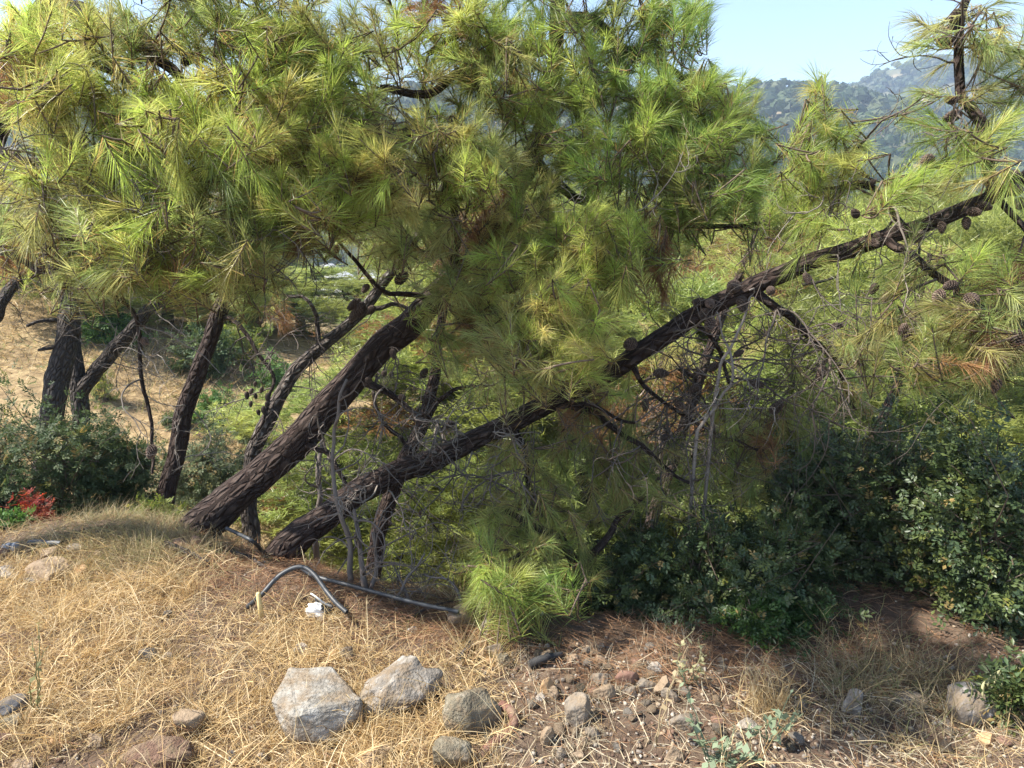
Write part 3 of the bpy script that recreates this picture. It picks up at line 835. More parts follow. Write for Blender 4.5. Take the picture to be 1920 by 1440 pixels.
for a in [(1530, 150, 20, 35, 2.86, 4, 'Y', 0.9, 0.08), (1530, 240, 50, 40, 2.85, 9, 'G', 0.6, 0.15), (1590, 275, 60, 50, 2.84, 11, 'Y', 0.5, 0.15), (1520, 320, 50, 40, 2.86, 8, 'G', 0.5, 0.15), (1625, 250, 25, 30, 2.85, 3, 'Y', 0.6, 0.1),
          (1560, 330, 60, 40, 2.83, 7, 'Y', 0.4, 0.15), (1490, 390, 60, 40, 2.9, 7, 'G', 0.4, 0.15), (1550, 440, 70, 50, 2.8, 11, 'Y', 0.4, 0.15), (1500, 470, 50, 40, 2.85, 6, 'G', 0.3, 0.15),
          (1760, 60, 50, 50, 2.7, 5, 'S'), (1715, 70, 25, 25, 2.7, 2, 'S'), (1740, 150, 40, 40, 2.7, 4, 'S'), (1700, 170, 35, 35, 2.65, 3, 'S'), (1880, 60, 60, 70, 2.7, 10, 'S'), (1870, 160, 70, 70, 2.7, 10, 'S'), (1860, 240, 60, 60, 2.6, 8, 'Y'),
          (1760, 230, 50, 50, 2.65, 5, 'G'), (1700, 250, 40, 40, 2.65, 3, 'G'), (1790, 330, 80, 50, 2.55, 9, 'Y'), (1700, 320, 50, 40, 2.6, 5, 'G'), (1730, 390, 80, 50, 2.55, 10, 'S'), (1870, 340, 60, 50, 2.55, 6, 'G'),
          (1620, 520, 60, 40, 2.7, 5, 'O'), (1720, 540, 80, 50, 2.55, 9, 'O'), (1840, 480, 80, 60, 2.6, 9, 'G'), (1880, 560, 60, 60, 2.5, 8, 'S'), (1790, 610, 80, 50, 2.5, 9, 'O'), (1690, 640, 80, 40, 2.6, 7, 'O'), (1620, 640, 60, 40, 2.8, 4, 'S'),
          (1880, 680, 70, 50, 2.5, 6, 'O'), (1800, 720, 90, 30, 2.55, 5, 'O')]:
    kw = dict(up=a[7], dd=a[8]) if len(a) > 7 else dict(up=0.2)
    B.clump(*a[:7], **kw)
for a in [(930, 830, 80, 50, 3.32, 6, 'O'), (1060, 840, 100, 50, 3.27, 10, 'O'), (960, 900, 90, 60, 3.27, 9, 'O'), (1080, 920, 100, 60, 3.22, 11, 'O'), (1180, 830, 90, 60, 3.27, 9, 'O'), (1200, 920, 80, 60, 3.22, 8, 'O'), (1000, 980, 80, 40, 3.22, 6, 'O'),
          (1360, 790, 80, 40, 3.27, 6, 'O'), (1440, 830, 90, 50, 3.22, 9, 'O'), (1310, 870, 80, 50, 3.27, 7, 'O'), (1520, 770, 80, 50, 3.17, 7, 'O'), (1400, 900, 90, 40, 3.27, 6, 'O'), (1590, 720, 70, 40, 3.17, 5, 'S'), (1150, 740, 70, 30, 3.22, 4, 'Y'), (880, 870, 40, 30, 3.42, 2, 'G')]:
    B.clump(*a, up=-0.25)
for a in [(1430, 810, 30, 30, 3.1, 3, 'D'), (1840, 670, 40, 30, 2.55, 4, 'D'), (1900, 510, 30, 30, 2.6, 3, 'D'), (1320, 600, 30, 20, 3.0, 2, 'D'), (980, 780, 60, 25, 3.2, 6, 'D'), (1100, 800, 50, 40, 3.2, 5, 'D')]:
    B.clump(*a, up=-0.5)
B.grow(0.08)
B.dead_twigs(1350, 700, 110, 90, 3.0, 10, 0.6, 1.8, (0, 0, -0.5), 0.2)
B.dead_twigs(1480, 640, 120, 90, 2.9, 10, 0.6, 1.8, (0, 0, -0.45), 0.2)
B.dead_twigs(1650, 620, 120, 90, 2.7, 9, 0.5, 1.8, (0, 0, -0.4), 0.15)
B.dead_twigs(1260, 800, 80, 90, 3.1, 12, 0.5, 2.4, (0, 0, -0.4), 0.15)
B.dead_twigs(900, 800, 80, 60, 3.2, 12, 0.35, 4, (0, 0, -0.2), 0.75)
B.dead_twigs(690, 930, 60, 50, 3.3, 6, 0.35, 3.5, (0, 0, -0.2), 0.8)
B.dead_twigs(1000, 900, 120, 80, 3.1, 10, 0.45, 2.4, (0, 0, -0.5), 0.15)
B.dead_twigs(1600, 390, 80, 50, 2.75, 8, 0.5, 3, (0, 0, -0.2), 0.4)
B.dead_twigs(1720, 150, 60, 90, 2.7, 5, 0.35, 1.5, (0, 0, 0.1), 0.1)
B.dead_twigs(1300, 720, 130, 110, 3.1, 14, 0.55, 1.6, (0, 0, -0.3), 0.0, r=0.005)
B.dead_twigs(1500, 680, 130, 100, 2.95, 10, 0.55, 1.6, (0, 0, -0.3), 0.0, r=0.005)
for c in [(1795, 30, 2.66), (1772, 78, 2.62, 1.1), (1785, 35, 2.64), (1776, 62, 2.66), (1800, 85, 2.66, 0.9), (1781, 187, 2.64), (1786, 218, 2.64), (1640, 340, 2.76, 0.8), (1602, 398, 2.72, 0.9), (1636, 398, 2.72, 0.8), (1898, 332, 2.54), (1903, 356, 2.54), (1912, 382, 2.54),
          (1850, 388, 2.58), (1832, 398, 2.58), (1812, 420, 2.62, 0.8), (1724, 440, 2.62, 1.05), (1642, 457, 2.66, 0.9), (1766, 428, 2.6, 0.9), (1446, 545, 2.8, 1.05), (1376, 537, 2.85), (1308, 566, 2.9), (1332, 571, 2.86), (1316, 592, 2.85, 1.1), (1331, 606, 2.86), (1392, 572, 2.83, 1.1),
          (1515, 526, 2.76), (1636, 546, 2.7, 0.9), (1660, 560, 2.66, 0.9), (1780, 536, 2.5), (1760, 556, 2.5), (1806, 582, 2.48), (1822, 561, 2.48), (1700, 630, 2.6, 0.9), (1690, 622, 2.6, 0.9), (1906, 640, 2.42, 1.15), (1856, 676, 2.5, 0.9), (1866, 726, 2.5, 0.9), (1571, 611, 2.85, 0.7), (1735, 318, 2.58), (1740, 300, 2.58),
          (1455, 765, 3.0, 0.9), (1300, 730, 3.0, 0.8), (1182, 645, 3.0), (1240, 700, 3.05, 0.9), (1275, 760, 3.05, 0.9), (1335, 690, 3.0, 0.9), (1390, 660, 3.0, 0.9), (1420, 720, 3.0, 0.9), (1250, 820, 3.1, 0.9), (1540, 700, 2.95, 0.9), (1210, 760, 3.1, 0.8), (1360, 780, 3.05, 0.9)]:
    B.cone(*c)
B.finish()

# big pine at the left edge: its limbs make the yellowish canopy
U = Pine('pine_tree', 'pine at the left edge whose yellowish boughs fill the upper left', 103)
U.set_trunk([(-330, 1080, 3.1, 120), (-230, 780, 3.1, 105), (-130, 520, 3.05, 95), (-40, 280, 3.0, 86), (20, 150, 3.0, 78), (90, 20, 3.0, 66), (150, -120, 3.0, 55), (220, -330, 3.0, 30)], 26)
U.limb([(85, 20, 3.0, 40), (150, 25, 2.98, 34), (215, 45, 2.95, 30), (280, 90, 2.9, 27), (345, 145, 2.85, 22), (400, 190, 2.8, 16), (480, 230, 2.75, 10)], 12)
U.limb([(-40, 280, 3.0, 34), (60, 312, 2.75, 18), (130, 300, 2.65, 13), (215, 335, 2.6, 11), (300, 330, 2.58, 10), (420, 320, 2.58, 8), (520, 300, 2.6, 6)], 10)
U.limb([(-80, 380, 3.0, 32), (40, 400, 2.8, 22), (150, 440, 2.65, 17), (260, 450, 2.6, 13), (380, 430, 2.6, 10), (500, 420, 2.62, 8), (620, 400, 2.65, 6)], 10)
U.limb([(150, -100, 3.0, 30), (300, -40, 2.85, 24), (440, 30, 2.8, 18), (560, 90, 2.8, 14), (660, 170, 2.8, 10), (720, 260, 2.8, 7)], 10)
U.limb([(40, 110, 3.0, 24), (120, 130, 2.8, 18), (200, 128, 2.7, 14), (240, 135, 2.65, 10)], 8)
U.limb([(-120, 500, 3.05, 24), (0, 480, 2.7, 16), (100, 500, 2.6, 12), (180, 540, 2.6, 10), (235, 590, 2.65, 9), (265, 660, 2.7, 9), (278, 730, 2.7, 8), (284, 820, 2.7, 7), (285, 890, 2.7, 5)], 9)
for a in [(50, 60, 70, 60, 2.7, 10, 'Y'), (110, 130, 70, 60, 2.6, 10, 'Y'), (60, 190, 70, 60, 2.6, 8, 'Y'), (160, 190, 70, 60, 2.55, 9, 'Y'), (470, 60, 90, 60, 2.7, 12, 'G'), (400, 30, 70, 50, 2.75, 8, 'S'), (560, 40, 70, 50, 2.75, 8, 'O'),
          (440, 150, 90, 60, 2.65, 13, 'Y'), (530, 160, 80, 60, 2.65, 11, 'Y'), (610, 110, 70, 60, 2.7, 9, 'G'), (660, 170, 60, 70, 2.7, 10, 'G'), (270, 200, 80, 60, 2.6, 11, 'Y'), (330, 230, 90, 60, 2.55, 11, 'Y'), (440, 250, 90, 60, 2.55, 12, 'Y'),
          (550, 250, 80, 60, 2.6, 12, 'Y'), (640, 270, 80, 60, 2.65, 12, 'Y'), (700, 300, 70, 60, 2.7, 11, 'Y'), (120, 270, 80, 50, 2.6, 6, 'Y'), (200, 320, 80, 60, 2.5, 9, 'Y'), (310, 320, 90, 60, 2.5, 11, 'Y'), (420, 340, 90, 60, 2.5, 11, 'S'),
          (520, 360, 90, 60, 2.55, 11, 'Y'), (620, 360, 80, 60, 2.6, 11, 'Y'), (720, 380, 60, 50, 2.7, 7, 'Y'), (60, 430, 80, 50, 2.6, 7, 'S'), (150, 400, 80, 60, 2.5, 9, 'S'), (250, 420, 90, 60, 2.5, 11, 'Y'), (350, 420, 90, 50, 2.5, 10, 'S'),
          (460, 440, 80, 50, 2.55, 8, 'S'), (200, 500, 90, 40, 2.55, 8, 'S'), (310, 500, 90, 40, 2.55, 8, 'Y'), (400, 520, 80, 40, 2.6, 7, 'Y'), (480, 520, 60, 35, 2.65, 5, 'S'), (550, 460, 60, 40, 2.65, 5, 'S'), (250, 70, 60, 40, 2.8, 4, 'S'), (180, 60, 40, 40, 2.85, 3, 'S'),
          (350, 60, 40, 40, 2.85, 3, 'O'), (400, -90, 220, 50, 2.8, 22, 'S'), (30, 330, 60, 40, 2.6, 4, 'Y'), (110, 20, 70, 40, 2.65, 6, 'Y'), (200, 30, 60, 30, 2.7, 4, 'S')]:
    U.clump(*a, up=0.30)
for a in [(480, 330, 80, 80, 2.75, 8, 'D'), (560, 430, 60, 50, 2.75, 5, 'D'), (340, 470, 60, 40, 2.65, 4, 'D'), (640, 330, 60, 60, 2.75, 5, 'D'), (30, 150, 40, 40, 2.7, 3, 'D'), (20, 470, 30, 30, 2.7, 3, 'D')]:
    U.clump(*a, up=-0.4)
U.limb([(170, -160, 3.0, 24), (150, -220, 2.5, 18), (140, -240, 2.1, 12), (160, -230, 1.85, 7)])  # bough added out of view toward the camera, casting shade on the right
for a in [(180, -220, 120, 50, 1.95, 10, 'Y'), (330, -200, 110, 50, 1.95, 8, 'Y')]: U.clump(*a, up=0.2)
U.grow(0.02)
U.dead_twigs(70, 290, 80, 60, 2.65, 12, 0.45, 2.6, (0, 0, 0.2), 0.45, r=0.005)
U.dead_twigs(280, 350, 120, 40, 2.6, 8, 0.4, 2.6, (0, 0, 0.1), 0.35)
U.dead_twigs(290, 90, 90, 60, 2.85, 10, 0.4, 3, (0, 0, -0.2), 0.2)
U.dead_twigs(290, 640, 60, 60, 2.7, 3, 0.4, 3.2, (0, 0, -0.3), 0.6, r=0.003)
U.dead_twigs(240, 700, 50, 60, 2.7, 3, 0.4, 2.2, (0, 0, -0.5), 0.6, r=0.003)
U.dead_twigs(100, 440, 100, 50, 2.65, 10, 0.4, 2.4, (0, 0, -0.2), 0.45)
U.dead_twigs(500, 460, 120, 40, 2.65, 10, 0.4, 2.4, (0, 0, -0.4), 0.25)
U.dead_twigs(620, 200, 60, 90, 2.75, 6, 0.4, 2.4, (0, 0, -0.2), 0.4)
for c in [(263, 60, 2.85), (286, 112, 2.84), (354, 112, 2.8), (302, 160, 2.8, 0.8), (331, 165, 2.8)]: U.cone(*c)
U.cone(284, 846, 2.68, 0.85, True)
U.cone(272, 640, 2.66, 0.7, True)
U.finish()

# slender straight pine
C_ = Pine('pine_tree', 'slender pine with a straight slanting trunk standing left of the thick leaning one', 104)
C_.set_trunk([(303, 965, 4.4, 44), (322, 880, 4.4, 43), (348, 770, 4.4, 42), (375, 690, 4.4, 40), (402, 610, 4.4, 38), (430, 520, 4.4, 34), (470, 400, 4.4, 30), (510, 250, 4.4, 24), (540, 100, 4.4, 18), (560, -60, 4.4, 10)], 18)
C_.limb([(440, 500, 4.4, 14), (520, 440, 4.3, 10), (600, 430, 4.2, 7), (680, 460, 4.1, 5)], 7)
C_.limb([(455, 440, 4.4, 14), (380, 400, 4.4, 10), (300, 410, 4.4, 6)], 7)
C_.limb([(412, 590, 4.4, 12), (470, 620, 4.35, 9), (500, 690, 4.3, 8), (495, 760, 4.3, 6), (470, 830, 4.3, 4)], 7)
for a in [(500, 470, 90, 60, 4.2, 14, 'O'), (600, 440, 90, 60, 4.2, 14, 'S'), (400, 420, 90, 60, 4.3, 12, 'O'), (520, 330, 110, 80, 4.3, 16, 'O'), (560, 200, 90, 80, 4.3, 12, 'S'), (440, 540, 60, 40, 4.3, 8, 'S'), (560, 60, 80, 60, 4.3, 8, 'S'), (680, 470, 60, 40, 4.1, 6, 'Y')]:
    C_.clump(*a, up=0.1, dd=0.5, nn=80)
for a in [(350, 40, 120, 80, 4.4, 12, 'S'), (660, 60, 110, 80, 4.4, 12, 'S'), (760, 130, 90, 80, 4.4, 8, 'O'), (200, 60, 90, 70, 4.4, 8, 'S'), (640, 200, 100, 80, 4.4, 10, 'S'), (300, 200, 120, 80, 4.4, 10, 'O')]: C_.clump(*a, up=0.1, dd=0.5, nn=80)
C_.grow(0.05)
C_.dead_twigs(450, 680, 90, 90, 4.3, 8, 0.6, 2.4, (0, 0, -0.5), 0.15)
C_.dead_twigs(360, 820, 60, 60, 4.3, 4, 0.5, 3, (0, 0, -0.2), 0.8)
for c in [(470, 735, 4.25, 0.7), (480, 745, 4.25, 0.7), (490, 732, 4.25, 0.7), (463, 742, 4.25, 0.7), (500, 760, 4.25, 0.7), (485, 775, 4.25, 0.7), (470, 760, 4.25, 0.7), (495, 770, 4.25, 0.7), (502, 745, 4.25, 0.7), (478, 722, 4.25, 0.7)]:
    C_.cone(*c, snap=False)
C_.finish()

# pine behind, curving trunk with pale lichen foot
D = Pine('pine_tree', 'curving pine with a pale lichen-grey foot just behind the thick leaning trunk', 105, M_BARKL)
D.set_trunk([(470, 1005, 5.0, 40), (468, 930, 5.0, 40), (472, 860, 5.0, 38), (505, 780, 5.0, 37), (550, 700, 5.0, 34), (610, 645, 5.0, 31), (672, 592, 5.0, 28), (730, 520, 5.0, 24), (800, 420, 5.0, 18), (850, 300, 5.0, 12)], 18)
D.limb([(600, 655, 5.0, 12), (590, 600, 4.9, 9), (570, 560, 4.9, 8), (530, 560, 4.9, 6)], 7)
D.limb([(660, 600, 5.0, 12), (740, 570, 4.9, 9), (800, 600, 4.9, 6)], 7)
for a in [(560, 560, 80, 40, 5.0, 12, 'G'), (700, 480, 80, 60, 5.0, 14, 'Y'), (800, 400, 90, 70, 5.0, 14, 'Y'), (760, 540, 80, 40, 4.9, 9, 'S'), (860, 300, 80, 80, 5.0, 12, 'S')]:
    D.clump(*a, up=0.1, dd=0.5, nn=70)
for a in [(530, 600, 25, 20, 4.9, 3, 'D'), (740, 570, 30, 25, 4.9, 4, 'D')]: D.clump(*a, up=-0.4, nn=60)
D.grow(0.05)
D.dead_twigs(560, 760, 70, 90, 4.95, 8, 0.5, 2.2, (0, 0, -0.5), 0.15)
D.dead_twigs(650, 640, 70, 60, 4.95, 6, 0.5, 2.2, (0, 0, -0.4), 0.1)
D.finish()

# forked pine group at the left
E = Pine('pine_tree', 'dark forked pine rising from the shrubs at the left', 106, M_BARKG)
E.set_trunk([(95, 790, 5.6, 56), (110, 700, 5.6, 54), (128, 610, 5.6, 50), (120, 540, 5.6, 40), (95, 490, 5.6, 36), (60, 430, 5.6, 30), (20, 350, 5.6, 24), (-20, 200, 5.6, 15)], 18)
E.limb([(128, 625, 5.6, 44), (145, 570, 5.6, 36), (165, 520, 5.6, 32), (185, 430, 5.6, 26), (190, 320, 5.6, 18)], 14)
E.limb([(95, 490, 5.6, 26), (40, 530, 5.5, 25), (0, 572, 5.4, 24), (-60, 640, 5.35, 20)], 12)
E.limb([(120, 600, 5.6, 12), (80, 605, 5.5, 8), (55, 613, 5.45, 7)], 7)
E.limb([(115, 650, 5.6, 9), (90, 650, 5.5, 7), (72, 652, 5.45, 6)], 7)
for a in [(60, 400, 110, 60, 5.5, 18, 'S'), (180, 380, 110, 80, 5.5, 18, 'S'), (40, 260, 110, 80, 5.5, 14, 'O'), (200, 260, 90, 80, 5.5, 12, 'S'), (40, 480, 80, 40, 5.5, 8, 'Y')]:
    E.clump(*a, up=0.1, dd=0.6, nn=70)
E.grow(0.0)
E.dead_twigs(60, 560, 80, 80, 5.5, 10, 0.5, 2.2, (0, 0, -0.2), 0.3)
E.finish()
E2 = Pine('pine_tree', 'pine with twin slanting stems right behind the dark forked trunk at the left', 107, M_BARKG)
E2.set_trunk([(150, 770, 6.0, 40), (145, 700, 6.0, 38), (138, 640, 6.0, 32), (150, 560, 6.0, 28), (200, 440, 6.0, 20), (230, 300, 6.0, 12)], 14)
E2.limb([(150, 735, 6.0, 34), (190, 685, 6.0, 31), (235, 630, 6.0, 28), (290, 575, 6.0, 24), (350, 500, 6.0, 18), (400, 400, 6.0, 12)], 12)
for a in [(330, 480, 90, 60, 6.0, 14, 'S'), (400, 380, 90, 70, 6.0, 14, 'O'), (240, 300, 90, 80, 6.0, 12, 'S')]: E2.clump(*a, up=0.1, dd=0.6, nn=60)
E2.grow(0.0)
E2.dead_twigs(260, 640, 70, 60, 6.0, 8, 0.6, 2.6, (0, 0, -0.3), 0.5)
E2.finish()

# dark pine between and behind the two leaning trunks
Fp = Pine('pine_tree', 'dark upright pine behind the crossing of the low trunk, hung with small cones', 108)
Fp.set_trunk([(702, 1045, 5.0, 40), (718, 980, 5.0, 40), (740, 910, 5.0, 39), (768, 840, 5.0, 37), (798, 775, 5.0, 33), (815, 700, 5.0, 28), (830, 600, 5.0, 22), (850, 480, 5.0, 14)], 16)
Fp.limb([(795, 790, 5.0, 14), (830, 740, 4.9, 10), (890, 720, 4.8, 6)], 7)
Fp.limb([(770, 850, 5.0, 10), (720, 780, 4.9, 8), (700, 700, 4.9, 6)], 7)
for a in [(850, 500, 110, 70, 5.0, 14, 'O'), (900, 700, 70, 60, 4.8, 8, 'O'), (700, 680, 50, 50, 4.9, 6, 'O')]: Fp.clump(*a, up=0.0, dd=0.5, nn=60)
Fp.grow(0.05)
Fp.dead_twigs(780, 760, 90, 90, 4.9, 12, 0.5, 2.4, (0, 0, -0.4), 0.1)
Fp.dead_twigs(860, 960, 70, 60, 4.9, 10, 0.5, 2.4, (0, 0, -0.4), 0.1)
for k in range(16):
    Fp.cone(float(Fp.rng.uniform(690, 900)), float(Fp.rng.uniform(690, 1010)), 4.85, 0.7, snap=False)
Fp.finish()

# pines behind on the right
Gp = Pine('pine_tree', 'thin leaning pine behind the low trunk, right of the centre', 109)
Gp.set_trunk([(1225, 960, 4.6, 30), (1265, 850, 4.6, 28), (1300, 740, 4.6, 26), (1335, 640, 4.6, 23), (1375, 540, 4.6, 20), (1425, 430, 4.6, 16), (1470, 330, 4.6, 10)], 14)
Gp.limb([(1310, 710, 4.6, 12), (1250, 690, 4.5, 9), (1200, 720, 4.5, 6)], 7)
Gp.limb([(1270, 830, 4.6, 12), (1230, 800, 4.5, 9), (1190, 800, 4.5, 6)], 7)
for a in [(1380, 460, 80, 60, 4.6, 14, 'Y'), (1460, 350, 70, 60, 4.6, 10, 'G'), (1260, 640, 70, 60, 4.5, 10, 'Y'), (1400, 640, 70, 60, 4.5, 10, 'Y')]: Gp.clump(*a, up=0.2, dd=0.5, nn=60)
Gp.grow(0.0)
Gp.dead_twigs(1270, 780, 80, 120, 4.5, 14, 0.55, 2.2, (0, 0, -0.3), 0.1)
Gp.dead_twigs(1230, 880, 70, 60, 4.5, 8, 0.5, 2.2, (0, 0, -0.2), 0.1)
Gp.finish()
Ip = Pine('pine_tree', 'thin pine standing behind the dark shrubs on the right', 110)
Ip.set_trunk([(1585, 1010, 4.4, 24), (1610, 920, 4.4, 23), (1650, 800, 4.4, 21), (1690, 700, 4.4, 19), (1715, 600, 4.4, 16), (1740, 480, 4.4, 12)], 14)
Ip.limb([(1700, 680, 4.4, 10), (1640, 640, 4.3, 7), (1580, 640, 4.3, 5)], 7)
for a in [(1740, 500, 90, 70, 4.4, 14, 'Y'), (1620, 620, 70, 60, 4.3, 10, 'Y'), (1780, 620, 80, 60, 4.3, 10, 'S')]: Ip.clump(*a, up=0.2, dd=0.5, nn=60)
Ip.grow(0.0)
Ip.dead_twigs(1660, 720, 90, 90, 4.3, 8, 0.5, 2.2, (0, 0, -0.3), 0.1)
Ip.finish()

# young pine with the big brush of needles near the ground
Hp = Pine('young_pine', 'young pine with long fresh needles sweeping the ground at the centre', 111)
Hp.mult = 1.1
Hp.set_trunk([(1085, 1120, 3.0, 30), (1072, 1055, 3.0, 27), (1045, 1010, 2.95, 22), (1000, 985, 2.9, 17), (950, 960, 2.85, 12)], 14)
Hp.limb([(1078, 1070, 3.0, 18), (1130, 1010, 3.0, 15), (1190, 960, 3.0, 11), (1240, 910, 3.0, 7)], 8)
Hp.limb([(1050, 1020, 2.95, 12), (1000, 1040, 2.8, 9), (950, 1060, 2.7, 6)], 8)
for a in [(925, 1060, 60, 45, 2.7, 7, 'G'), (895, 1100, 40, 45, 2.66, 5, 'G'), (960, 1120, 70, 45, 2.64, 8, 'G'), (1030, 1110, 60, 50, 2.72, 6, 'B'), (990, 1040, 80, 50, 2.75, 7, 'O'), (930, 1000, 70, 40, 2.85, 6, 'Y')]: Hp.clump(*a, up=0.15, dd=0.22, nn=110, nl=0.125)
for a in [(940, 970, 70, 35, 2.9, 8, 'O'), (1060, 1010, 60, 40, 2.95, 6, 'O'), (1120, 1040, 50, 40, 2.9, 5, 'O'), (1200, 940, 60, 40, 3.0, 6, 'O')]: Hp.clump(*a, up=-0.1, dd=0.2)
Hp.grow(0.06)
Hp.finish()

# ------------------------------------------------------------------ sunlit pines farther down the slope
def far_pine_meshes(seed):
    rng = np.random.default_rng(seed)
    tg, cg = Geo(), Geo()
    lean = rng.normal(size=2) * 0.35
    zz = np.linspace(-0.6, 5.4, 14)
    sp = np.stack([lean[0] * np.clip(zz / 6, 0, 1) ** 1.6 + 0.08 * np.sin(zz * 1.7 + seed), lean[1] * np.clip(zz / 6, 0, 1) ** 1.6 + 0.07 * np.cos(zz * 1.3), zz], -1)
    tube(tg, sp, np.interp(zz, [-0.6, 5.4], [0.14, 0.03]), 9, rough=0.12, seed=seed)
    for k in range(26):
        h = rng.uniform(0.7, 5.7)
        a = rng.random() * 2 * math.pi
        reach = (0.5 + 1.25 * math.sin(min(1, (6.2 - h) / 4.6) * math.pi * 0.62)) * rng.uniform(0.65, 1.15)
        o = np.array([np.interp(h, zz, sp[:, 0]), np.interp(h, zz, sp[:, 1]), h])
        end = o + np.array([math.cos(a) * reach, math.sin(a) * reach, rng.uniform(0.0, 0.55)])
        tt = np.linspace(0, 1, 6)[:, None]
        br = o * (1 - tt) + end * tt + np.array([0, 0, -0.12]) * np.sin(tt * math.pi)
        tube(tg, br, np.linspace(0.03, 0.008, 6), 5)
        nt_ = 100
        t = rng.random(nt_) ** 0.6
        c = o + (end - o) * (0.3 + 0.75 * t[:, None]) + rng.normal(size=(nt_, 3)) * np.array([0.26, 0.26, 0.17])
        K = 17
        ax = nrm((c - o) * 0.6 + np.array([0, 0, 0.45]) + rng.normal(size=(nt_, 3)) * 0.3)
        d = nrm(np.repeat(ax, K, 0) * 0.75 + rng.normal(size=(nt_ * K, 3)) * 0.62)
        b = np.repeat(c, K, 0) + rng.normal(size=(nt_ * K, 3)) * 0.03
        L = rng.uniform(0.11, 0.19, (nt_ * K, 1)); s = nrm(cross(d, rng.normal(size=d.shape))) * 0.0085
        v = np.stack([b - s, b + s, b + d * L], 1).reshape(-1, 3)
        base = (np.array([0.345, 0.375, 0.105]) if rng.random() < 0.62 else np.array([0.25, 0.30, 0.09])) * [1.0, 0.72, 0.9, 0.58, 0.82][seed % 5]
        cc = base * rng.uniform(0.75, 1.2) * rng.uniform(0.7, 1.3, (nt_ * K, 1))
        if rng.random() < 0.06: cc = cc * 0 + np.array([0.24, 0.13, 0.06]) * rng.uniform(0.7, 1.2, (nt_ * K, 1))
        cg.add(v, t=np.arange(nt_ * K * 3).reshape(-1, 3), c=np.repeat(cc, 3, 0))
    return tg.mesh('far_pine_trunk', M_BARKG, smooth=True, uv=True), cg.mesh('far_pine_crown', M_NEEDLE)


FARP = [far_pine_meshes(200 + k) for k in range(5)]
rb = np.random.default_rng(77)


def far_pine(px, py, d, label, group, k, wide=1.0):
    top = P(px, py, d)
    x, y = top[0], top[1]
    z = float(H(x, y))
    hgt = max(top[2] - z, 1.6)
    s = hgt / 6.0
    root = link('pine_tree', None, label=label, cat='pine tree', group=group, loc=(x, y, z))
    root.rotation_euler = (0, 0, rb.uniform(0, 6.28))
    wd = max(s, 0.7) * wide * rb.uniform(0.9, 1.15)
    root.scale = (wd, wd, s)
    tm, cm = FARP[k % 5]
    link('trunk', tm, parent=root); link('crown', cm, parent=root, kind='stuff')


NEAR_ROW = [
    (640, 690, 8.5, 'sunlit pine crown low behind the curving lichen-footed trunk'),
    (760, 700, 8.0, 'low sunlit pine seen under the crossing of the two thick leaning trunks'),
    (905, 560, 7.6, 'yellow-green pine in the gap under the middle of the low trunk'),
    (1010, 520, 8.6, 'sunlit pine behind the needle brush at the centre'),
    (1130, 640, 7.0, 'low pine lighting the gap above the young pine'),
    (1215, 520, 8.4, 'bright pine behind the thin leaning trunk right of centre'),
    (1340, 600, 7.6, 'bright pine behind the tangle of dead twigs under the low trunk'),
    (1440, 480, 9.0, 'bright yellow-green pine just under the cone-hung stretch of low trunk'),
    (1560, 540, 7.8, 'sunlit pine left of the thin trunk behind the right shrubs'),
    (1690, 480, 8.8, 'sunlit pine behind the hanging right-hand branch with cones'),
    (1800, 560, 7.8, 'sunlit pine rising over the dark shrubs near the right edge'),
    (1915, 440, 9.0, 'sunlit pine cut by the right edge of the picture'),
]
for i, (a, b, c, l) in enumerate(NEAR_ROW): far_pine(a, b, c, l, 'sunlit pines below the bank', i, 1.35)
MID_ROW = [
    (395, 520, 15, 'pine on the gully slope directly left of the white house'),
    (830, 470, 14, 'pine directly right of the white house, farther down the slope'),
    (960, 430, 15, 'mid-slope pine hidden behind the leaning pine crown'),
    (1090, 480, 14, 'mid-slope pine behind the drooping centre boughs'),
    (1240, 450, 15, 'mid-slope pine glimpsed left of the brown dead needles'),
    (1370, 440, 13, 'mid-slope pine above the low trunk, right of the brown dead needles'),
    (1490, 450, 14, 'mid-slope pine below the upright sunlit shoot'),
    (1620, 470, 13, 'mid-slope pine under the pale bare twigs with three cones'),
    (1760, 470, 15, 'mid-slope pine glowing through the boughs at right'),
    (1890, 400, 13, 'mid-slope pine under the upright branch with cones'),
    (300, 520, 14, 'pine on the dry slope behind the forked pine'),
    (190, 540, 13, 'round pine on the dry slope between the forked trunks'),
    (60, 500, 15, 'pine on the dry slope at the left edge'),
    (565, 660, 18, 'yellow-green pine crown in front of the white house'),
    (690, 665, 17, 'yellow-green pine crown below the white house terrace'),
    (420, 560, 17, 'pine crown behind the slender straight pine'),
]
for i, (a, b, c, l) in enumerate(MID_ROW): far_pine(a, b, c, l, 'pines on the gully slope', i + 2, 1.3)
FAR_ROW = [
    (520, 440, 60, 'valley pine up the slope from the white house'), (760, 480, 60, 'valley pine beside the second white house'),
    (860, 420, 50, 'valley pine behind the trunk of the leaning pine'), (1000, 400, 55, 'valley pine behind the centre crown'),
    (1150, 400, 45, 'valley pine behind the right centre boughs'), (1300, 410, 50, 'valley pine under the fresh green crown edge'),
    (1430, 420, 38, 'valley pine left of the upright sunlit shoot'), (1560, 410, 45, 'valley pine behind the pale bare twigs'),
    (1680, 400, 50, 'valley pine below the blue hillside'), (1800, 400, 45, 'valley pine behind the cone-hung limb'), (1900, 420, 40, 'valley pine at the right edge'),
    (380, 420, 70, 'valley pine above the slender pine'), (240, 400, 65, 'valley pine behind the yellowish boughs'), (100, 400, 60, 'valley pine at the far left'),
    (640, 440, 140, 'pine right behind the white house roof'), (560, 500, 95, 'pine at the left wall of the white house'), (710, 530, 90, 'pine in front of the second white house'),
]
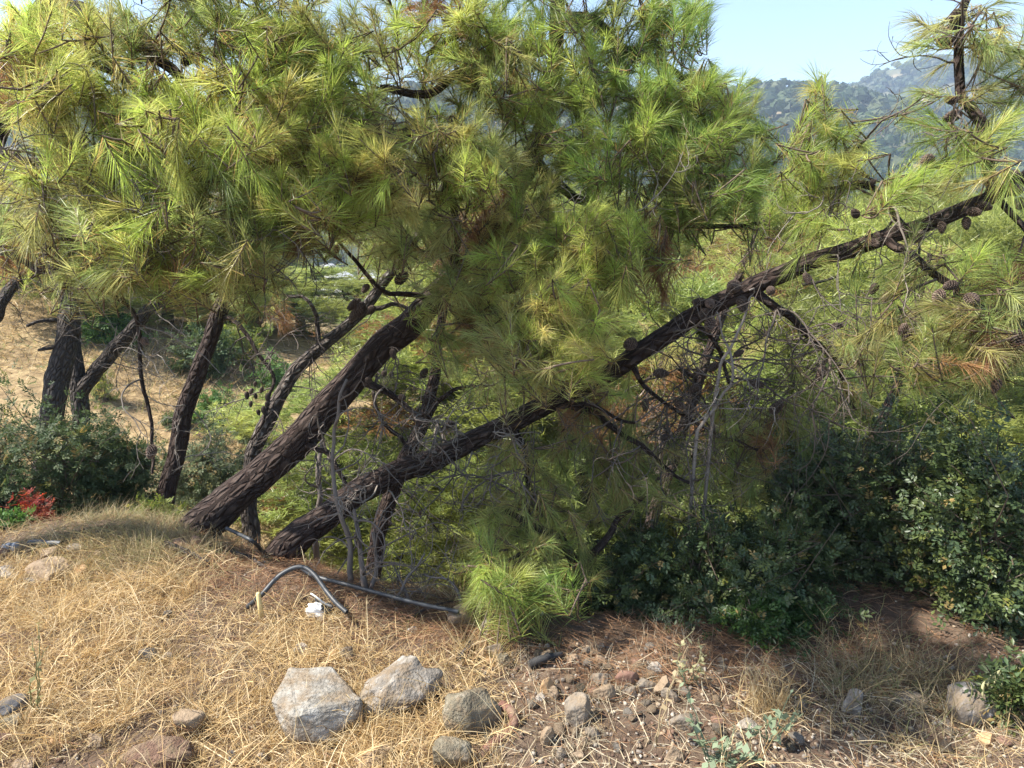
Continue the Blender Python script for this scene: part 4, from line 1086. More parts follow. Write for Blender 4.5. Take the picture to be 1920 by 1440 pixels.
for i, (a, b, c, l) in enumerate(FAR_ROW): far_pine(a, b, c, l, 'valley pines', i + 1, 1.5)

# thicket of young pines: one mass of instanced crowns on scattered points
def thicket():
    src = bpy.data.collections.new('thicket_crowns')
    for k, (tm, cm) in enumerate(FARP):
        src.objects.link(bpy.data.objects.new('thicket_crown', cm))
    rg_ = np.random.default_rng(15)
    fy = rg_.uniform(10.5, 40, 1400) ; fx = rg_.uniform(-0.20, 0.86, 1400) * fy
    ly = rg_.uniform(13.2, 18, 26); lx = rg_.uniform(-0.95, -0.16, 26) * ly
    x = np.concatenate([fx, lx]); y = np.concatenate([fy, ly]); z = H(x, y)
    a, b, _ = pix(np.stack([x, y, z + 1.0], -1))
    keep = ~((a > 520) & (a < 780)); x, y, z = x[keep], y[keep], z[keep]
    s = np.where(x < -0.16 * y, rg_.uniform(0.14, 0.26, len(x)), rg_.uniform(0.36, 0.9, len(x)))
    sel = np.concatenate([np.arange(len(x))[x >= -0.16 * y][:330], np.arange(len(x))[x < -0.16 * y]])
    m = bpy.data.meshes.new('pine_thicket')
    m.from_pydata([tuple(v) for v in np.stack([x, y, z - 0.1], -1)[sel]], [], [])
    at = m.attributes.new('size', 'FLOAT', 'POINT'); at.data.foreach_set('value', s[sel].astype(np.float32))
    o = link('pine_thicket', m, kind='stuff', label='sunlit thicket of young pines filling the far side of the gully')
    ng = bpy.data.node_groups.new('thicket', 'GeometryNodeTree')
    ng.interface.new_socket('Geometry', in_out='INPUT', socket_type='NodeSocketGeometry'); ng.interface.new_socket('Geometry', in_out='OUTPUT', socket_type='NodeSocketGeometry')
    N = ng.nodes; gi = N.new('NodeGroupInput'); go = N.new('NodeGroupOutput')
    ci = N.new('GeometryNodeCollectionInfo'); ci.inputs['Collection'].default_value = src
    ci.inputs['Separate Children'].default_value = True; ci.inputs['Reset Children'].default_value = True
    ip = N.new('GeometryNodeInstanceOnPoints'); ip.inputs['Pick Instance'].default_value = True
    rv = N.new('FunctionNodeRandomValue'); rv.data_type = 'FLOAT_VECTOR'
    rv.inputs['Min'].default_value = (-0.15, -0.15, 0); rv.inputs['Max'].default_value = (0.15, 0.15, 6.28)
    na = N.new('GeometryNodeInputNamedAttribute'); na.data_type = 'FLOAT'; na.inputs['Name'].default_value = 'size'
    cx = N.new('ShaderNodeCombineXYZ')
    ml = N.new('ShaderNodeMath'); ml.operation = 'MULTIPLY'; ml.inputs[1].default_value = 1.15
    L = ng.links
    L.new(gi.outputs[0], ip.inputs['Points']); L.new(ci.outputs[0], ip.inputs['Instance']); L.new(rv.outputs['Value'], ip.inputs['Rotation'])
    L.new(na.outputs['Attribute'], ml.inputs[0]); L.new(ml.outputs[0], cx.inputs[0]); L.new(ml.outputs[0], cx.inputs[1]); L.new(na.outputs['Attribute'], cx.inputs[2])
    L.new(cx.outputs[0], ip.inputs['Scale']); L.new(ip.outputs[0], go.inputs[0])
    md = o.modifiers.new('thicket', 'NODES'); md.node_group = ng


thicket()

# ------------------------------------------------------------------ white houses in the valley, poles
def plain(name, col, rough=0.8, nscale=3.0, var=0.12):
    m, nt, b, out = newmat(name)
    g = nt.nodes.new('ShaderNodeTexCoord')
    n = nt.nodes.new('ShaderNodeTexNoise'); n.inputs['Scale'].default_value = nscale; n.inputs['Detail'].default_value = 6
    nt.links.new(g.outputs['Object'], n.inputs['Vector'])
    lo = tuple(c * (1 - var) for c in col); hi = tuple(min(1, c * (1 + var)) for c in col)
    r = ramp(nt, [(0.3, lo), (0.7, hi)])
    nt.links.new(n.outputs[0], r.inputs[0]); nt.links.new(r.outputs[0], b.inputs['Base Color'])
    b.inputs['Roughness'].default_value = rough
    return m


M_WHITE = plain('white_render', (0.72, 0.71, 0.69), 0.8, 0.6)
M_ROOF = plain('grey_roof', (0.33, 0.34, 0.36), 0.8, 0.5)
M_GLASS = plain('dark_glass', (0.03, 0.035, 0.04), 0.1, 1)
M_RAIL = plain('grey_rail', (0.26, 0.27, 0.29), 0.6, 2)
M_POLE = plain('pole_wood', (0.42, 0.36, 0.28), 0.8, 4)


def box(geo, x0, x1, y0, y1, z0, z1):
    v = np.array([[x, y, z] for z in (z0, z1) for y in (y0, y1) for x in (x0, x1)])
    q = [[0, 2, 3, 1], [4, 5, 7, 6], [0, 1, 5, 4], [2, 6, 7, 3], [0, 4, 6, 2], [1, 3, 7, 5]]
    geo.add(v, q=q)


def bxo(name, parent, mat, *b):
    g = Geo(); box(g, *b); return link(name, g.mesh(name, mat, color=False), parent=parent)


def house(px0, px1, pyt, pyb, d, label, terrace=True, rot=0.25, nwin=3):
    a, d = GR((px0 + px1) / 2, pyb); wd = (px1 - px0) * d / F; ht = (pyb - pyt) * d / F
    root = link('house', None, label=label, cat='house', group='white houses in the valley', loc=a)
    root.rotation_euler = (0, 0, rot)
    hw = wd / 2
    bxo('wall', root, M_WHITE, -hw, hw, 0, 7, -6, ht * 0.62)
    rf = bxo('roof', root, M_ROOF, -hw - 0.3, hw + 0.3, -0.3, 7.3, ht * 0.62 + 0.01, ht * 0.70)
    g = Geo()
    v = [(-hw - 0.25, -0.25, ht * 0.70), (hw + 0.25, -0.25, ht * 0.70), (hw + 0.25, 7.25, ht * 0.70), (-hw - 0.25, 7.25, ht * 0.70), (-hw * 0.3, 3.5, ht), (hw * 0.3, 3.5, ht)]
    g.add(np.array(v) + np.array([0, 0, 0.004]), q=[[0, 1, 5, 4], [2, 3, 4, 5]], t=[[1, 2, 5], [3, 0, 4]])
    link('roof_slope', g.mesh('roof_slope', M_ROOF, color=False), parent=rf)
    for k in range(nwin):
        x = -hw + wd * (k + 0.5) / nwin
        wn = bxo('window', root, M_RAIL, x - 0.55, x + 0.55, -0.06, 0.02, ht * 0.16, ht * 0.50)
        bxo('pane', wn, M_GLASS, x - 0.45, x + 0.45, -0.075, -0.062, ht * 0.19, ht * 0.47)
    if terrace:
        bxo('terrace', root, M_WHITE, -hw - 1.2, hw * 0.6, -3.2, -0.01, -6, -0.15)
        for k in range(16):
            x = -hw - 1.1 + k * (hw * 1.6 + 1.1) / 15
            bxo('baluster', root, M_RAIL, x - 0.07, x + 0.07, -3.15, -3.0, -0.149, 0.85)
        bxo('handrail', root, M_WHITE, -hw - 1.2, hw * 0.6, -3.2, -2.95, 0.86, 1.0)


house(592, 648, 497, 545, 105, 'white house with grey roof and baluster terrace seen through the pines', rot=0.3)
house(648, 672, 512, 552, 112, 'narrow bright white house side right of the baluster terrace', False, 0.5, 1)
house(682, 752, 506, 558, 95, 'white house half hidden behind brown needles beside the leaning trunk', False, -0.1, 3)
house(560, 592, 440, 470, 150, 'small grey-roofed house up the valley behind the brown tree', False, 0.1, 2)
for px, l in ((591, 'leaning pale utility pole over the white house terrace'), (607, 'thin grey utility pole right of the pale one')):
    bot, dd_ = GR(px + 2, 528); top = P(px, 462, dd_)
    g = Geo(); tube(g, [bot - bot, top - bot], [0.16, 0.11], 8); root = link('utility_pole', None, label=l, cat='utility pole', group='poles in the valley', loc=bot)
    link('pole', g.mesh('pole', M_POLE, color=False), parent=root)
    bxo('crossarm', root, M_POLE, -0.9, 0.9, -0.25, -0.1, (top - bot)[2] - 0.5, (top - bot)[2] - 0.3)

# ------------------------------------------------------------------ shrubs
def pinnate(geo, p, r, n_, size, pal, rng, pairs=4, fat=0.40):
    """pinnate leaves at p (n,3), rachis dir r, surface normal n_"""
    n = len(p)
    s = nrm(cross(r, n_)); up = cross(s, r)
    base_c = pal[rng.integers(len(pal), size=n)] * rng.uniform(0.65, 1.35, (n, 1))
    odd = rng.random((n, 1)); base_c = np.where(odd < 0.03, [[0.26, 0.19, 0.07]], np.where(odd < 0.10, base_c * [[1.9, 1.5, 1.0]], base_c))
    for k in range(pairs * 2 + 1):
        if k == pairs * 2:
            o = p + r * (size * 1.05)[:, None]; d = r
        else:
            sd = 1 if k % 2 else -1
            o = p + r * (size * (0.25 + 0.78 * (k // 2) / pairs))[:, None]
            d = nrm(r * 0.55 + s * sd * 0.85 + up * 0.12 + rng.normal(size=(n, 3)) * 0.12)
        L = (size * rng.uniform(0.42, 0.58, n))[:, None]
        wv = nrm(cross(d, up + rng.normal(size=(n, 3)) * 0.25)) * L * fat * 0.5
        lift = cross(wv, d) * 0.25
        v = np.stack([o, o + d * L * 0.55 - wv + lift, o + d * L - up * L * 0.06, o + d * L * 0.55 + wv + lift], 1).reshape(-1, 3)
        b = (np.arange(n) * 4)[:, None]
        t = np.concatenate([b + np.array([[0, 1, 2]]), b + np.array([[0, 2, 3]])])
        geo.add(v, t=t, c=np.repeat(base_c * rng.uniform(0.85, 1.15, (n, 1)), 4, 0))


gs_name = 'bushes on the gully slope'


def shrub(name, label, px, py, rx, ry, d, nspray, pal, size=0.055, pairs=4, depth=None, mat=None, group=None, seed=0, fat=0.40, per=5, cat='shrub', stemcol=(0.10, 0.075, 0.055)):
    rng = np.random.default_rng(seed + 900)
    if group == gs_name: nspray, per, size = int(nspray * 0.6), 4, size * 1.15
    elif nspray > 500: per = 4
    if group == gs_name:
        c, d = GR(px, py + ry * 0.8); c = c + np.array([0, 0, ry * d / F * 0.7])
    else:
        c = P(px, py, d)
    ex = rx * d / F; ez = ry * d / F; ey = depth or ex * 0.75
    gx, gy = c[0], c[1] + 0.0
    base = np.array([gx, gy, float(H(gx, gy))])
    root = link(name, None, label=label, cat=cat, group=group, loc=base)
    sg, lg = Geo(), Geo()
    u = nrm(rng.normal(size=(nspray, 3)))
    lump = 0.95 + 0.58 * np.sin(u[:, 0] * 5 + seed) * np.cos(u[:, 2] * 6 + seed * 2) + 0.28 * np.sin(u[:, 1] * 9 + seed) * np.sin(u[:, 2] * 11 + seed)
    rad = lump * rng.uniform(0.12, 1.0, nspray) ** 0.42
    tips = c + u * np.array([ex, ey, ez]) * rad[:, None]
    gz = H(tips[:, 0], tips[:, 1])
    tips[:, 2] = np.maximum(tips[:, 2], gz + 0.04)
    # main stems
    ns = 9
    stems = []
    for k in range(ns):
        e = c + nrm(rng.normal(size=3)) * np.array([ex, ey, ez]) * 0.55
        o = base + rng.normal(size=3) * np.array([ex * 0.18, ey * 0.18, 0]) + np.array([0, 0, -0.05])
        tt = np.linspace(0, 1, 8)[:, None]
        m = 0.5 * (o + e) + rng.normal(size=3) * 0.12 * ex
        q = (1 - tt) ** 2 * o + 2 * tt * (1 - tt) * m + tt ** 2 * e
        stems.append(q); tube(sg, q, np.linspace(0.014, 0.005, 8) * max(ex, 0.3) / 0.4, 6, np.array(stemcol) * rng.uniform(0.7, 1.3))
    sk = np.concatenate(stems)
    P_, R_, N_ = [], [], []
    for i in range(nspray):
        j = int(np.argmin(((sk - tips[i]) ** 2).sum(1) + 0.01 * rng.random(len(sk))))
        a = sk[j]; dv = nrm(nrm(tips[i] - a) + np.array([0, 0, 0.25]) + rng.normal(size=3) * 0.3)
        L = min(0.32, np.linalg.norm(tips[i] - a) + 0.05)
        b = tips[i] - dv * L
        if i % 4 == 0: tube(sg, [a, 0.5 * (a + b) + rng.normal(size=3) * 0.02, b, tips[i]], [0.004, 0.0035, 0.003, 0.0015], 3, cap=False, col= np.array(stemcol) * rng.uniform(0.8, 1.4))
        for k in range(per):
            t = (k + rng.random()) / per
            P_.append(b + dv * L * (0.35 + 0.7 * t) + rng.normal(size=3) * 0.012)
            R_.append(dv * 0.55 + nrm(rng.normal(size=3)) * 0.85)
            N_.append(np.array([0, 0, 0.8]) + u[i] * 0.6 + rng.normal(size=3) * 0.35)
    P_ = np.array(P_); R_ = nrm(R_); N_ = nrm(N_)
    pinnate(lg, P_, R_, N_, size * rng.uniform(0.75, 1.25, len(P_)), pal, rng, pairs, fat)
    shift(sg, base); shift(lg, base)
    link('stems', sg.mesh('stems', M_TWIG, smooth=True), parent=root, kind='stuff')
    link('foliage', lg.mesh('foliage', mat or M_LEAF), parent=root, kind='stuff')
    return root


DK = np.array([[0.066, 0.092, 0.030], [0.052, 0.078, 0.027], [0.088, 0.114, 0.036], [0.056, 0.086, 0.034]])
MG = np.array([[0.095, 0.135, 0.055], [0.075, 0.115, 0.045], [0.115, 0.150, 0.060]])
BG = np.array([[0.085, 0.165, 0.040], [0.105, 0.190, 0.045], [0.070, 0.140, 0.038]])
YG = np.array([[0.20, 0.24, 0.055], [0.17, 0.22, 0.05], [0.24, 0.25, 0.07]])
GG = np.array([[0.125, 0.155, 0.080], [0.105, 0.140, 0.070], [0.15, 0.175, 0.09]])
RD = np.array([[0.42, 0.075, 0.05], [0.34, 0.06, 0.045], [0.50, 0.13, 0.07]])
gr = 'dark evergreen shrubs on the right'
shrub('shrub', 'low dark shrub directly right of the young ground-sweeping pine', 1190, 1080, 125, 100, 3.1, 800, DK, 0.036, group=gr, seed=1)
shrub('shrub', 'broad dark green shrub in the middle of the right-hand thicket', 1400, 1070, 170, 130, 3.0, 1600, DK, 0.037, group=gr, seed=2)
shrub('shrub', 'tall dark shrub of the right thicket behind the dry weed heap', 1690, 970, 190, 200, 3.2, 2000, DK, 0.037, group=gr, seed=3)
shrub('shrub', 'glossy broad-leaved dark shrub cut by the right edge', 1870, 1010, 150, 210, 2.75, 1300, DK, 0.047, 3, group=gr, seed=4, fat=0.5)
shrub('shrub', 'upper shrub of the thicket with olive leaf tops behind the middle one', 1545, 930, 140, 130, 3.5, 1000, np.vstack([DK, MG]), 0.038, group=gr, seed=5)
shrub('shrub', 'small leafy shrub at the thicket foot beside the dry grass tuft', 1440, 1165, 90, 50, 2.75, 240, BG * 0.6, 0.042, group=gr, seed=6)
shrub('shrub', 'low leafy corner shrub at the right edge beside the drooping seed heads', 1915, 1290, 55, 45, 2.2, 90, DK, 0.05, 3, group=gr, seed=7)
gl = 'shrubs at the left behind the mound'
shrub('shrub', 'big dark shrub at the left edge in front of the forked pine', 55, 880, 165, 140, 4.2, 850, MG * 0.75, 0.05, 5, group=gl, seed=11, fat=0.28, mat=M_SOFT)
shrub('shrub', 'dark shrub right of the big left-edge shrub, under the hanging grey branch', 215, 890, 100, 110, 4.5, 620, MG * 0.85, 0.05, 5, group=gl, seed=12, fat=0.28, mat=M_SOFT)
shrub('shrub', 'grey-green soft bush behind the slender pine', 385, 890, 100, 90, 5.6, 700, GG, 0.05, 5, group=gl, seed=13, fat=0.28, mat=M_SOFT)
shrub('shrub', 'little yellow-green bush behind the mound top', 285, 965, 55, 24, 3.9, 130, YG * 0.8, 0.045, 4, group=gl, seed=14, mat=M_SOFT)
shrub('shrub', 'light green sprig at the left edge beside the red plant', 20, 1000, 40, 35, 3.7, 90, BG, 0.04, 4, group=gl, seed=15, mat=M_SOFT)
shrub('red_plant', 'bright red-leaved plant in front of the left shrubs', 62, 945, 36, 22, 3.8, 26, RD * 0.75, 0.036, 4, group=gl, seed=16, mat=M_SOFT, cat='plant', fat=0.25)
shrub('red_plant', 'dull rust-red dry plant below the bright red leaves', 82, 992, 26, 26, 3.75, 40, RD * 0.5, 0.035, 4, group=gl, seed=17, mat=M_SOFT, cat='plant', fat=0.25)
gs = 'bushes on the gully slope'
shrub('bush', 'compact bright green bush on the dry slope right of the slender pine', 405, 765, 42, 45, 9.0, 420, BG, 0.07, 4, group=gs, seed=21, mat=M_SOFT)
shrub('bush', 'dark olive bush farther up the slope above the compact green one', 390, 660, 60, 50, 12, 520, MG, 0.10, 4, group=gs, seed=22, mat=M_SOFT)
shrub('bush', 'green bush at the slope top behind the forked pine trunks', 205, 610, 60, 40, 13, 420, BG, 0.10, 4, group=gs, seed=23, mat=M_SOFT)
shrub('bush', 'grey-green bush under the thick leaning trunk in the gully', 560, 930, 70, 45, 6.6, 420, GG, 0.055, 4, group=gs, seed=24, mat=M_SOFT)
shrub('bush', 'yellow-green broom bush against the foot of the twin stems', 195, 710, 30, 50, 7.5, 200, YG, 0.06, 4, group=gs, seed=25, mat=M_SOFT, fat=0.2)
shrub('bush', 'sunlit bush in the gully left of the young pine', 850, 1010, 80, 50, 5.2, 420, YG, 0.045, 4, group=gs, seed=27, mat=M_SOFT, fat=0.25)
shrub('bush', 'leafy bush low behind the long black pipe', 760, 1060, 60, 40, 4.0, 260, MG, 0.04, 4, group=gs, seed=28, mat=M_SOFT, fat=0.25)
shrub('bush', 'bright bush in the gully behind the dark upright pine', 660, 990, 60, 40, 6.6, 260, BG, 0.05, 4, group=gs, seed=29, mat=M_SOFT)
shrub('bush', 'sunlit yellow-green bush behind the young pine stem', 1060, 990, 80, 60, 5.4, 420, YG, 0.05, 4, group=gs, seed=30, mat=M_SOFT, fat=0.25)
shrub('bush', 'sunlit bush glowing through the thicket right of centre', 1300, 960, 90, 60, 5.6, 380, YG, 0.05, 4, group=gs, seed=31, mat=M_SOFT, fat=0.25)

rq = np.random.default_rng(55)
SB = [(470, 815, 24, 18, 8.0, 'little bush on the dry slope left of the curving trunk'), (330, 790, 20, 12, 8.2, 'dry tuft-like bush behind the slender pine trunk'),
      (520, 700, 50, 40, 11.0, 'green bush behind the fork of dead twigs right of the slender pine'), (450, 640, 50, 50, 12.5, 'tall green bush at the slope top right of the slender pine'), (600, 860, 40, 30, 8.0, 'bush in the gully between the two thick leaning trunks'),
      (720, 880, 50, 40, 7.5, 'bush in the gully above the low trunk foot'), (520, 830, 30, 24, 8.4, 'round bush just above the thick trunk in the gully')]
for i, (a, b, c, d, e, l) in enumerate(SB):
    shrub('bush', l, a, b, c, d, e, 240, [GG, MG, BG, YG][i % 4], 0.008 * e, 4, group=gs, seed=60 + i, mat=M_SOFT, fat=0.3)

# ------------------------------------------------------------------ stones
def ico(sub):
    bm = bmesh.new(); bmesh.ops.create_icosphere(bm, subdivisions=sub, radius=1.0)
    bm.verts.ensure_lookup_table()
    v = np.array([p.co[:] for p in bm.verts]); t = np.array([[q.index for q in f.verts] for f in bm.faces]); bm.free()
    return v, t


ICO3, ICO2, ICO1 = ico(4), ico(2), ico(1)


def rock_geo(seed, size, base=ICO3, planes=9, noise=0.05):
    rng = np.random.default_rng(seed)
    v = base[0].copy()
    for _ in range(planes):
        n = nrm(rng.normal(size=3)); o = rng.uniform(0.42, 0.78)
        k = v @ n - o
        v = v - np.maximum(k, 0)[:, None] * n * 0.96
    s = seed * 1.7
    v = v * (1 + noise * (fbm(v[:, 0] * 2.5 + s, v[:, 1] * 2.5 + v[:, 2] * 1.9, seed % 50) + 0.6 * fbm(v[:, 2] * 6 + s, v[:, 0] * 6 - v[:, 1] * 5, seed % 37)))[:, None]
    v = v / np.abs(v).max(0)
    g = Geo(); g.add(v * np.asarray(size) * 0.5, t=base[1])
    return g


ROCKS = []; RSIZE = []


def rock(px, py, wpx, hpx, mat, label, seed, rot=0.0, deep=None, sink=0.35, name='stone', group='stones on the bank', planes=12, noise=0.07, tilt=(0, 0)):
    """px,py = centre of the visible stone; wpx,hpx its size in photograph pixels"""
    p = G(px, py + hpx * 0.35)
    d = float(pix(p)[2])
    wx = wpx * d / F; hz = hpx * d / F * 1.0; dy = deep or wx * 0.65
    g = rock_geo(seed, (wx, dy, hz * (1 + sink)), planes=planes, noise=noise)
    o = link(name, g.mesh(name, MR[mat], color=False, smooth=False), label=label, cat='stone', group=group)
    o.location = p + np.array([0, dy * 0.2, hz * 0.5 * (1 - sink)])
    o.rotation_euler = (tilt[0], tilt[1], rot)
    ROCKS.append((np.array(p), label)); RSIZE.append((np.array(p), wx, dy))
    return o


# the broken concrete block
def concrete_block():
    pts = [P(542, 1250, 2.37), P(622, 1250, 2.35), P(652, 1282, 2.27), P(680, 1312, 2.20), P(674, 1340, 2.18), P(606, 1392, 2.12), P(556, 1392, 2.12), P(554, 1338, 2.10), P(508, 1312, 2.20), P(512, 1330, 2.19), P(528, 1360, 2.16)]
    pts += [P(545, 1300, 2.6), P(640, 1310, 2.56), P(690, 1370, 2.4), P(560, 1430, 2.2), P(640, 1420, 2.25)]
    c = np.mean(pts, 0); c[2] = float(H(c[0], c[1]))
    bm = bmesh.new()
    for q in pts: bm.verts.new(Vector(q - c))
    r = bmesh.ops.convex_hull(bm, input=bm.verts)
    bmesh.ops.delete(bm, geom=[e for e in r['geom_interior'] if isinstance(e, bmesh.types.BMVert)], context='VERTS')
    bmesh.ops.bevel(bm, geom=list(bm.edges), offset=0.006, segments=1, affect='EDGES')
    bmesh.ops.triangulate(bm, faces=bm.faces)
    bmesh.ops.subdivide_edges(bm, edges=bm.edges, cuts=3, use_grid_fill=True)
    bm.normal_update()
    for vv in bm.verts:
        a = vv.co
        vv.co = a + vv.normal * (0.006 * float(fbm(a.x * 22 + 9, a.y * 22 + a.z * 17, 5)) + 0.003 * float(fbm(a.x * 80, a.z * 80 + a.y * 60, 8)))
    bmesh.ops.triangulate(bm, faces=bm.faces)
    m = bpy.data.meshes.new('concrete_block'); bm.to_mesh(m); bm.free()
    m.materials.append(MR['concrete'])
    o = link('concrete_block', m, label='pale grey broken concrete block lying in the dry grass', cat='concrete block', loc=c)


concrete_block()
rock(765, 1305, 200, 70, 'pale', 'large rough whitish boulder right of the concrete block', 2, 0.4, noise=0.2, planes=10, deep=0.24, sink=0.5)
rock(890, 1345, 125, 80, 'lichen', 'lichen-spotted grey boulder hugged by the rusty bent pipe', 3, 0.2, noise=0.1)
rock(1078, 1340, 66, 58, 'grey', 'flat-faced grey stone standing right of the rusty pipe', 4, 0.5, planes=6)
rock(840, 1425, 90, 60, 'lichen', 'yellow-grey stone at the bottom edge under the rusty pipe', 5, 0.1, noise=0.1)
rock(700, 1428, 86, 40, 'tan', 'tan half-buried stone at the bottom edge below the concrete block', 6, 0.3)
rock(285, 1432, 140, 44, 'earth', 'big red-brown earth clod at the bottom edge on the left', 7, 0.2, planes=5, noise=0.22)
rock(355, 1360, 64, 44, 'tan', 'pale tan stone sunk in grass left of the concrete block', 8, 0.3)
rock(25, 1335, 66, 44, 'dark', 'blue-grey stone at the left edge, upper of the pile', 9, 0.5)
rock(20, 1362, 50, 30, 'lichen', 'mossy tan stone below the blue-grey one at the left edge', 10, 0.2)
rock(30, 1385, 34, 24, 'tan', 'small brown stone of the left-edge pile', 11, 0.2)
rock(8, 1390, 34, 30, 'red', 'reddish stone cut by the left edge at the pile foot', 12, 0.2)
rock(104, 1395, 32, 28, 'orange', 'small bright orange stone on the bare soil at lower left', 13, 0.3)
rock(46, 1436, 50, 16, 'tan', 'flat tan stone in the lower left corner', 14)
rock(180, 1388, 44, 22, 'tan', 'brownish flat stone between the orange stone and the red boulder', 15)
rock(438, 1418, 26, 22, 'dark', 'small dark stone below the concrete block', 16)
rock(492, 1425, 30, 22, 'white', 'small pale stone at the bottom edge left of centre', 17)
rock(278, 1233, 40, 26, 'dark', 'slate-grey stone deep in the sunlit grass', 18, 0.4)
rock(310, 1236, 30, 18, 'grey', 'lighter grey stone touching the slate-grey one in the grass', 19)
rock(315, 1152, 18, 14, 'dark', 'small dark pebble alone in the sunlit grass', 20)
rock(190, 1228, 22, 16, 'red', 'small brown clod in the left grass', 21)
rock(568, 1222, 36, 26, 'white', 'white lumpy stone in the grass above the concrete block', 22, 0.2, noise=0.12)
rock(652, 1228, 36, 28, 'grey', 'grey rounded stone right of the white lumpy one', 23)
rock(627, 1225, 22, 20, 'orange', 'small orange stone left of the grey rounded one', 24)
rock(778, 1183, 24, 12, 'white', 'little white scrap of stone on the needle litter', 25)
rock(90, 1078, 100, 34, 'tan', 'large flat tan slab on the mound at left', 26, 0.15, deep=0.2)
rock(96, 1042, 44, 26, 'tan', 'squarish tan stone on the mound beside the short black pipe', 27, 0.4)
rock(133, 1028, 40, 18, 'white', 'whitish stone on the mound behind the short black pipe', 28)
rock(60, 1092, 44, 16, 'dark', 'dark stone under the flat tan slab', 29)
rock(10, 1078, 50, 24, 'white', 'pale stone at the left edge of the mound', 30)
rock(8, 1040, 34, 26, 'red', 'reddish stone at the left edge beside the striped can', 31)
rock(150, 1075, 36, 20, 'orange', 'orange-brown stone on the mound right of the slab', 32)
rock(183, 1040, 26, 14, 'tan', 'small tan stone at the foot of the dry mound grass', 33)
rock(868, 1158, 60, 34, 'tan', 'tan stone at the end of the long black pipe', 34, 0.3)
rock(912, 1175, 36, 40, 'white', 'pale lumpy stone half under the young pine needles', 35, 0.3, noise=0.12)
rock(897, 1228, 26, 20, 'tan', 'round tan stone beside the short log', 36)
rock(925, 1222, 40, 26, 'grey', 'grey stone right of the round one by the short log', 37)
rock(945, 1235, 36, 26, 'lichen', 'yellowish stone right of the grey one by the short log', 38)
rock(912, 1240, 28, 12, 'orange', 'flat orange stone below the round one by the short log', 39)
rock(876, 1215, 22, 16, 'white', 'tiny pale stone above the short log', 40)
rock(862, 1252, 16, 18, 'tan', 'small upright tan stone below the short log', 41)
rock(1026, 1292, 30, 36, 'orange', 'pinkish wedge-shaped stone in the middle of the dirt', 42, 0.5, planes=6)
rock(1036, 1302, 26, 24, 'tan', 'tan stone leaning on the pinkish wedge', 43)
rock(1014, 1308, 26, 14, 'white', 'flat pale stone at the foot of the pinkish wedge', 44)
rock(1132, 1303, 48, 30, 'tan', 'flat-topped tan stone right of the pinkish wedge', 45, 0.2, planes=6)
rock(1128, 1280, 46, 22, 'grey', 'grey slab behind the flat-topped tan stone', 46)
rock(1180, 1275, 56, 34, 'red', 'dark red-brown stone in the shade of the dirt patch', 47)
rock(1210, 1288, 44, 32, 'grey', 'brown-grey stone touching the dark red-brown one', 48)
rock(1246, 1290, 40, 38, 'tan', 'tan stone with a lit top at the right of the stone group', 49, 0.4)
rock(1258, 1305, 36, 24, 'grey', 'grey stone below the tan one with a lit top', 50)
rock(1228, 1256, 32, 22, 'white', 'whitish crusty stone above the stone group', 51, noise=0.12)
rock(1124, 1238, 26, 16, 'tan', 'small pale tan stone near the shaded needle heap', 52)
rock(1072, 1236, 24, 16, 'tan', 'small tan stone behind the charred stick', 53)
rock(1185, 1302, 36, 18, 'grey', 'flat stone among the dirt clods', 54)
rock(1027, 1384, 30, 36, 'tan', 'small triangular tan stone below the flat-faced grey one', 55, 0.3, planes=6)
rock(1095, 1392, 16, 26, 'tan', 'narrow standing stone at the bottom centre', 56, planes=6)
rock(1110, 1376, 34, 22, 'grey', 'grey-brown stone beside the narrow standing one', 57)
rock(1050, 1415, 24, 24, 'grey', 'small grey stone at the bottom edge by the narrow one', 58)
rock(1085, 1418, 30, 20, 'tan', 'tan stone at the bottom edge right of the small grey one', 59)
rock(1280, 1355, 56, 34, 'grey', 'dark grey stone half under the pale green weed', 60)
rock(1265, 1420, 40, 34, 'tan', 'pale tan stone at the bottom edge under the seed stalk', 61)
rock(1402, 1366, 46, 26, 'white', 'pale speckled stone left of the tall green weed', 62, 0.2, noise=0.1)
rock(1386, 1385, 30, 16, 'grey', 'flat grey stone below the pale speckled one', 63)
rock(1430, 1355, 26, 18, 'tan', 'small tan stone behind the pale speckled one', 64)
rock(1605, 1322, 52, 44, 'white', 'pale square-edged stone in the sun under the dry weed heap', 65, 0.3, planes=6, tilt=(0.1, 0))
rock(1715, 1322, 74, 26, 'grey', 'long grey flat stone between the square-edged stone and the split boulder', 66)
rock(1825, 1330, 125, 62, 'streak', 'big dark boulder with a bright white streaked top at right', 67, 0.2, planes=6, noise=0.08)
rock(1875, 1315, 90, 46, 'tan', 'brown slab behind the white-topped boulder', 68, 0.3, planes=6)
rock(1905, 1345, 50, 26, 'dark', 'dark stone at the right edge beside the white-topped boulder', 69)
rock(1856, 1385, 40, 22, 'orange', 'small ochre stone in the grass below the white-topped boulder', 70)
rock(330, 1024, 78, 20, 'clay', 'broken red clay block against the foot of the thick leaning trunk', 71, -0.3, planes=6, name='clay_block')
rock(362, 1022, 34, 26, 'clay', 'broken brick end with a dark hole beside the thick leaning trunk', 72, 0.3, planes=6, name='brick_end')

# the streaked boulder's white patches are the pale end of its material noise
rs = np.random.default_rng(303)


def ground_points(n, x0, x1, y0, y1, dens, rng):
    out = []
    tot = 0
    while tot < n:
        x = rng.uniform(x0, x1, n * 2); y = rng.uniform(y0, y1, n * 2)
        z = H(x, y); p = np.stack([x, y, z], -1)
        a, b, _ = pix(p)
        k = rng.random(len(x)) < dens(a, b, x, y)
        out.append(p[k]); tot += int(k.sum())
        if not k.any(): break
    return np.concatenate(out)[:n]


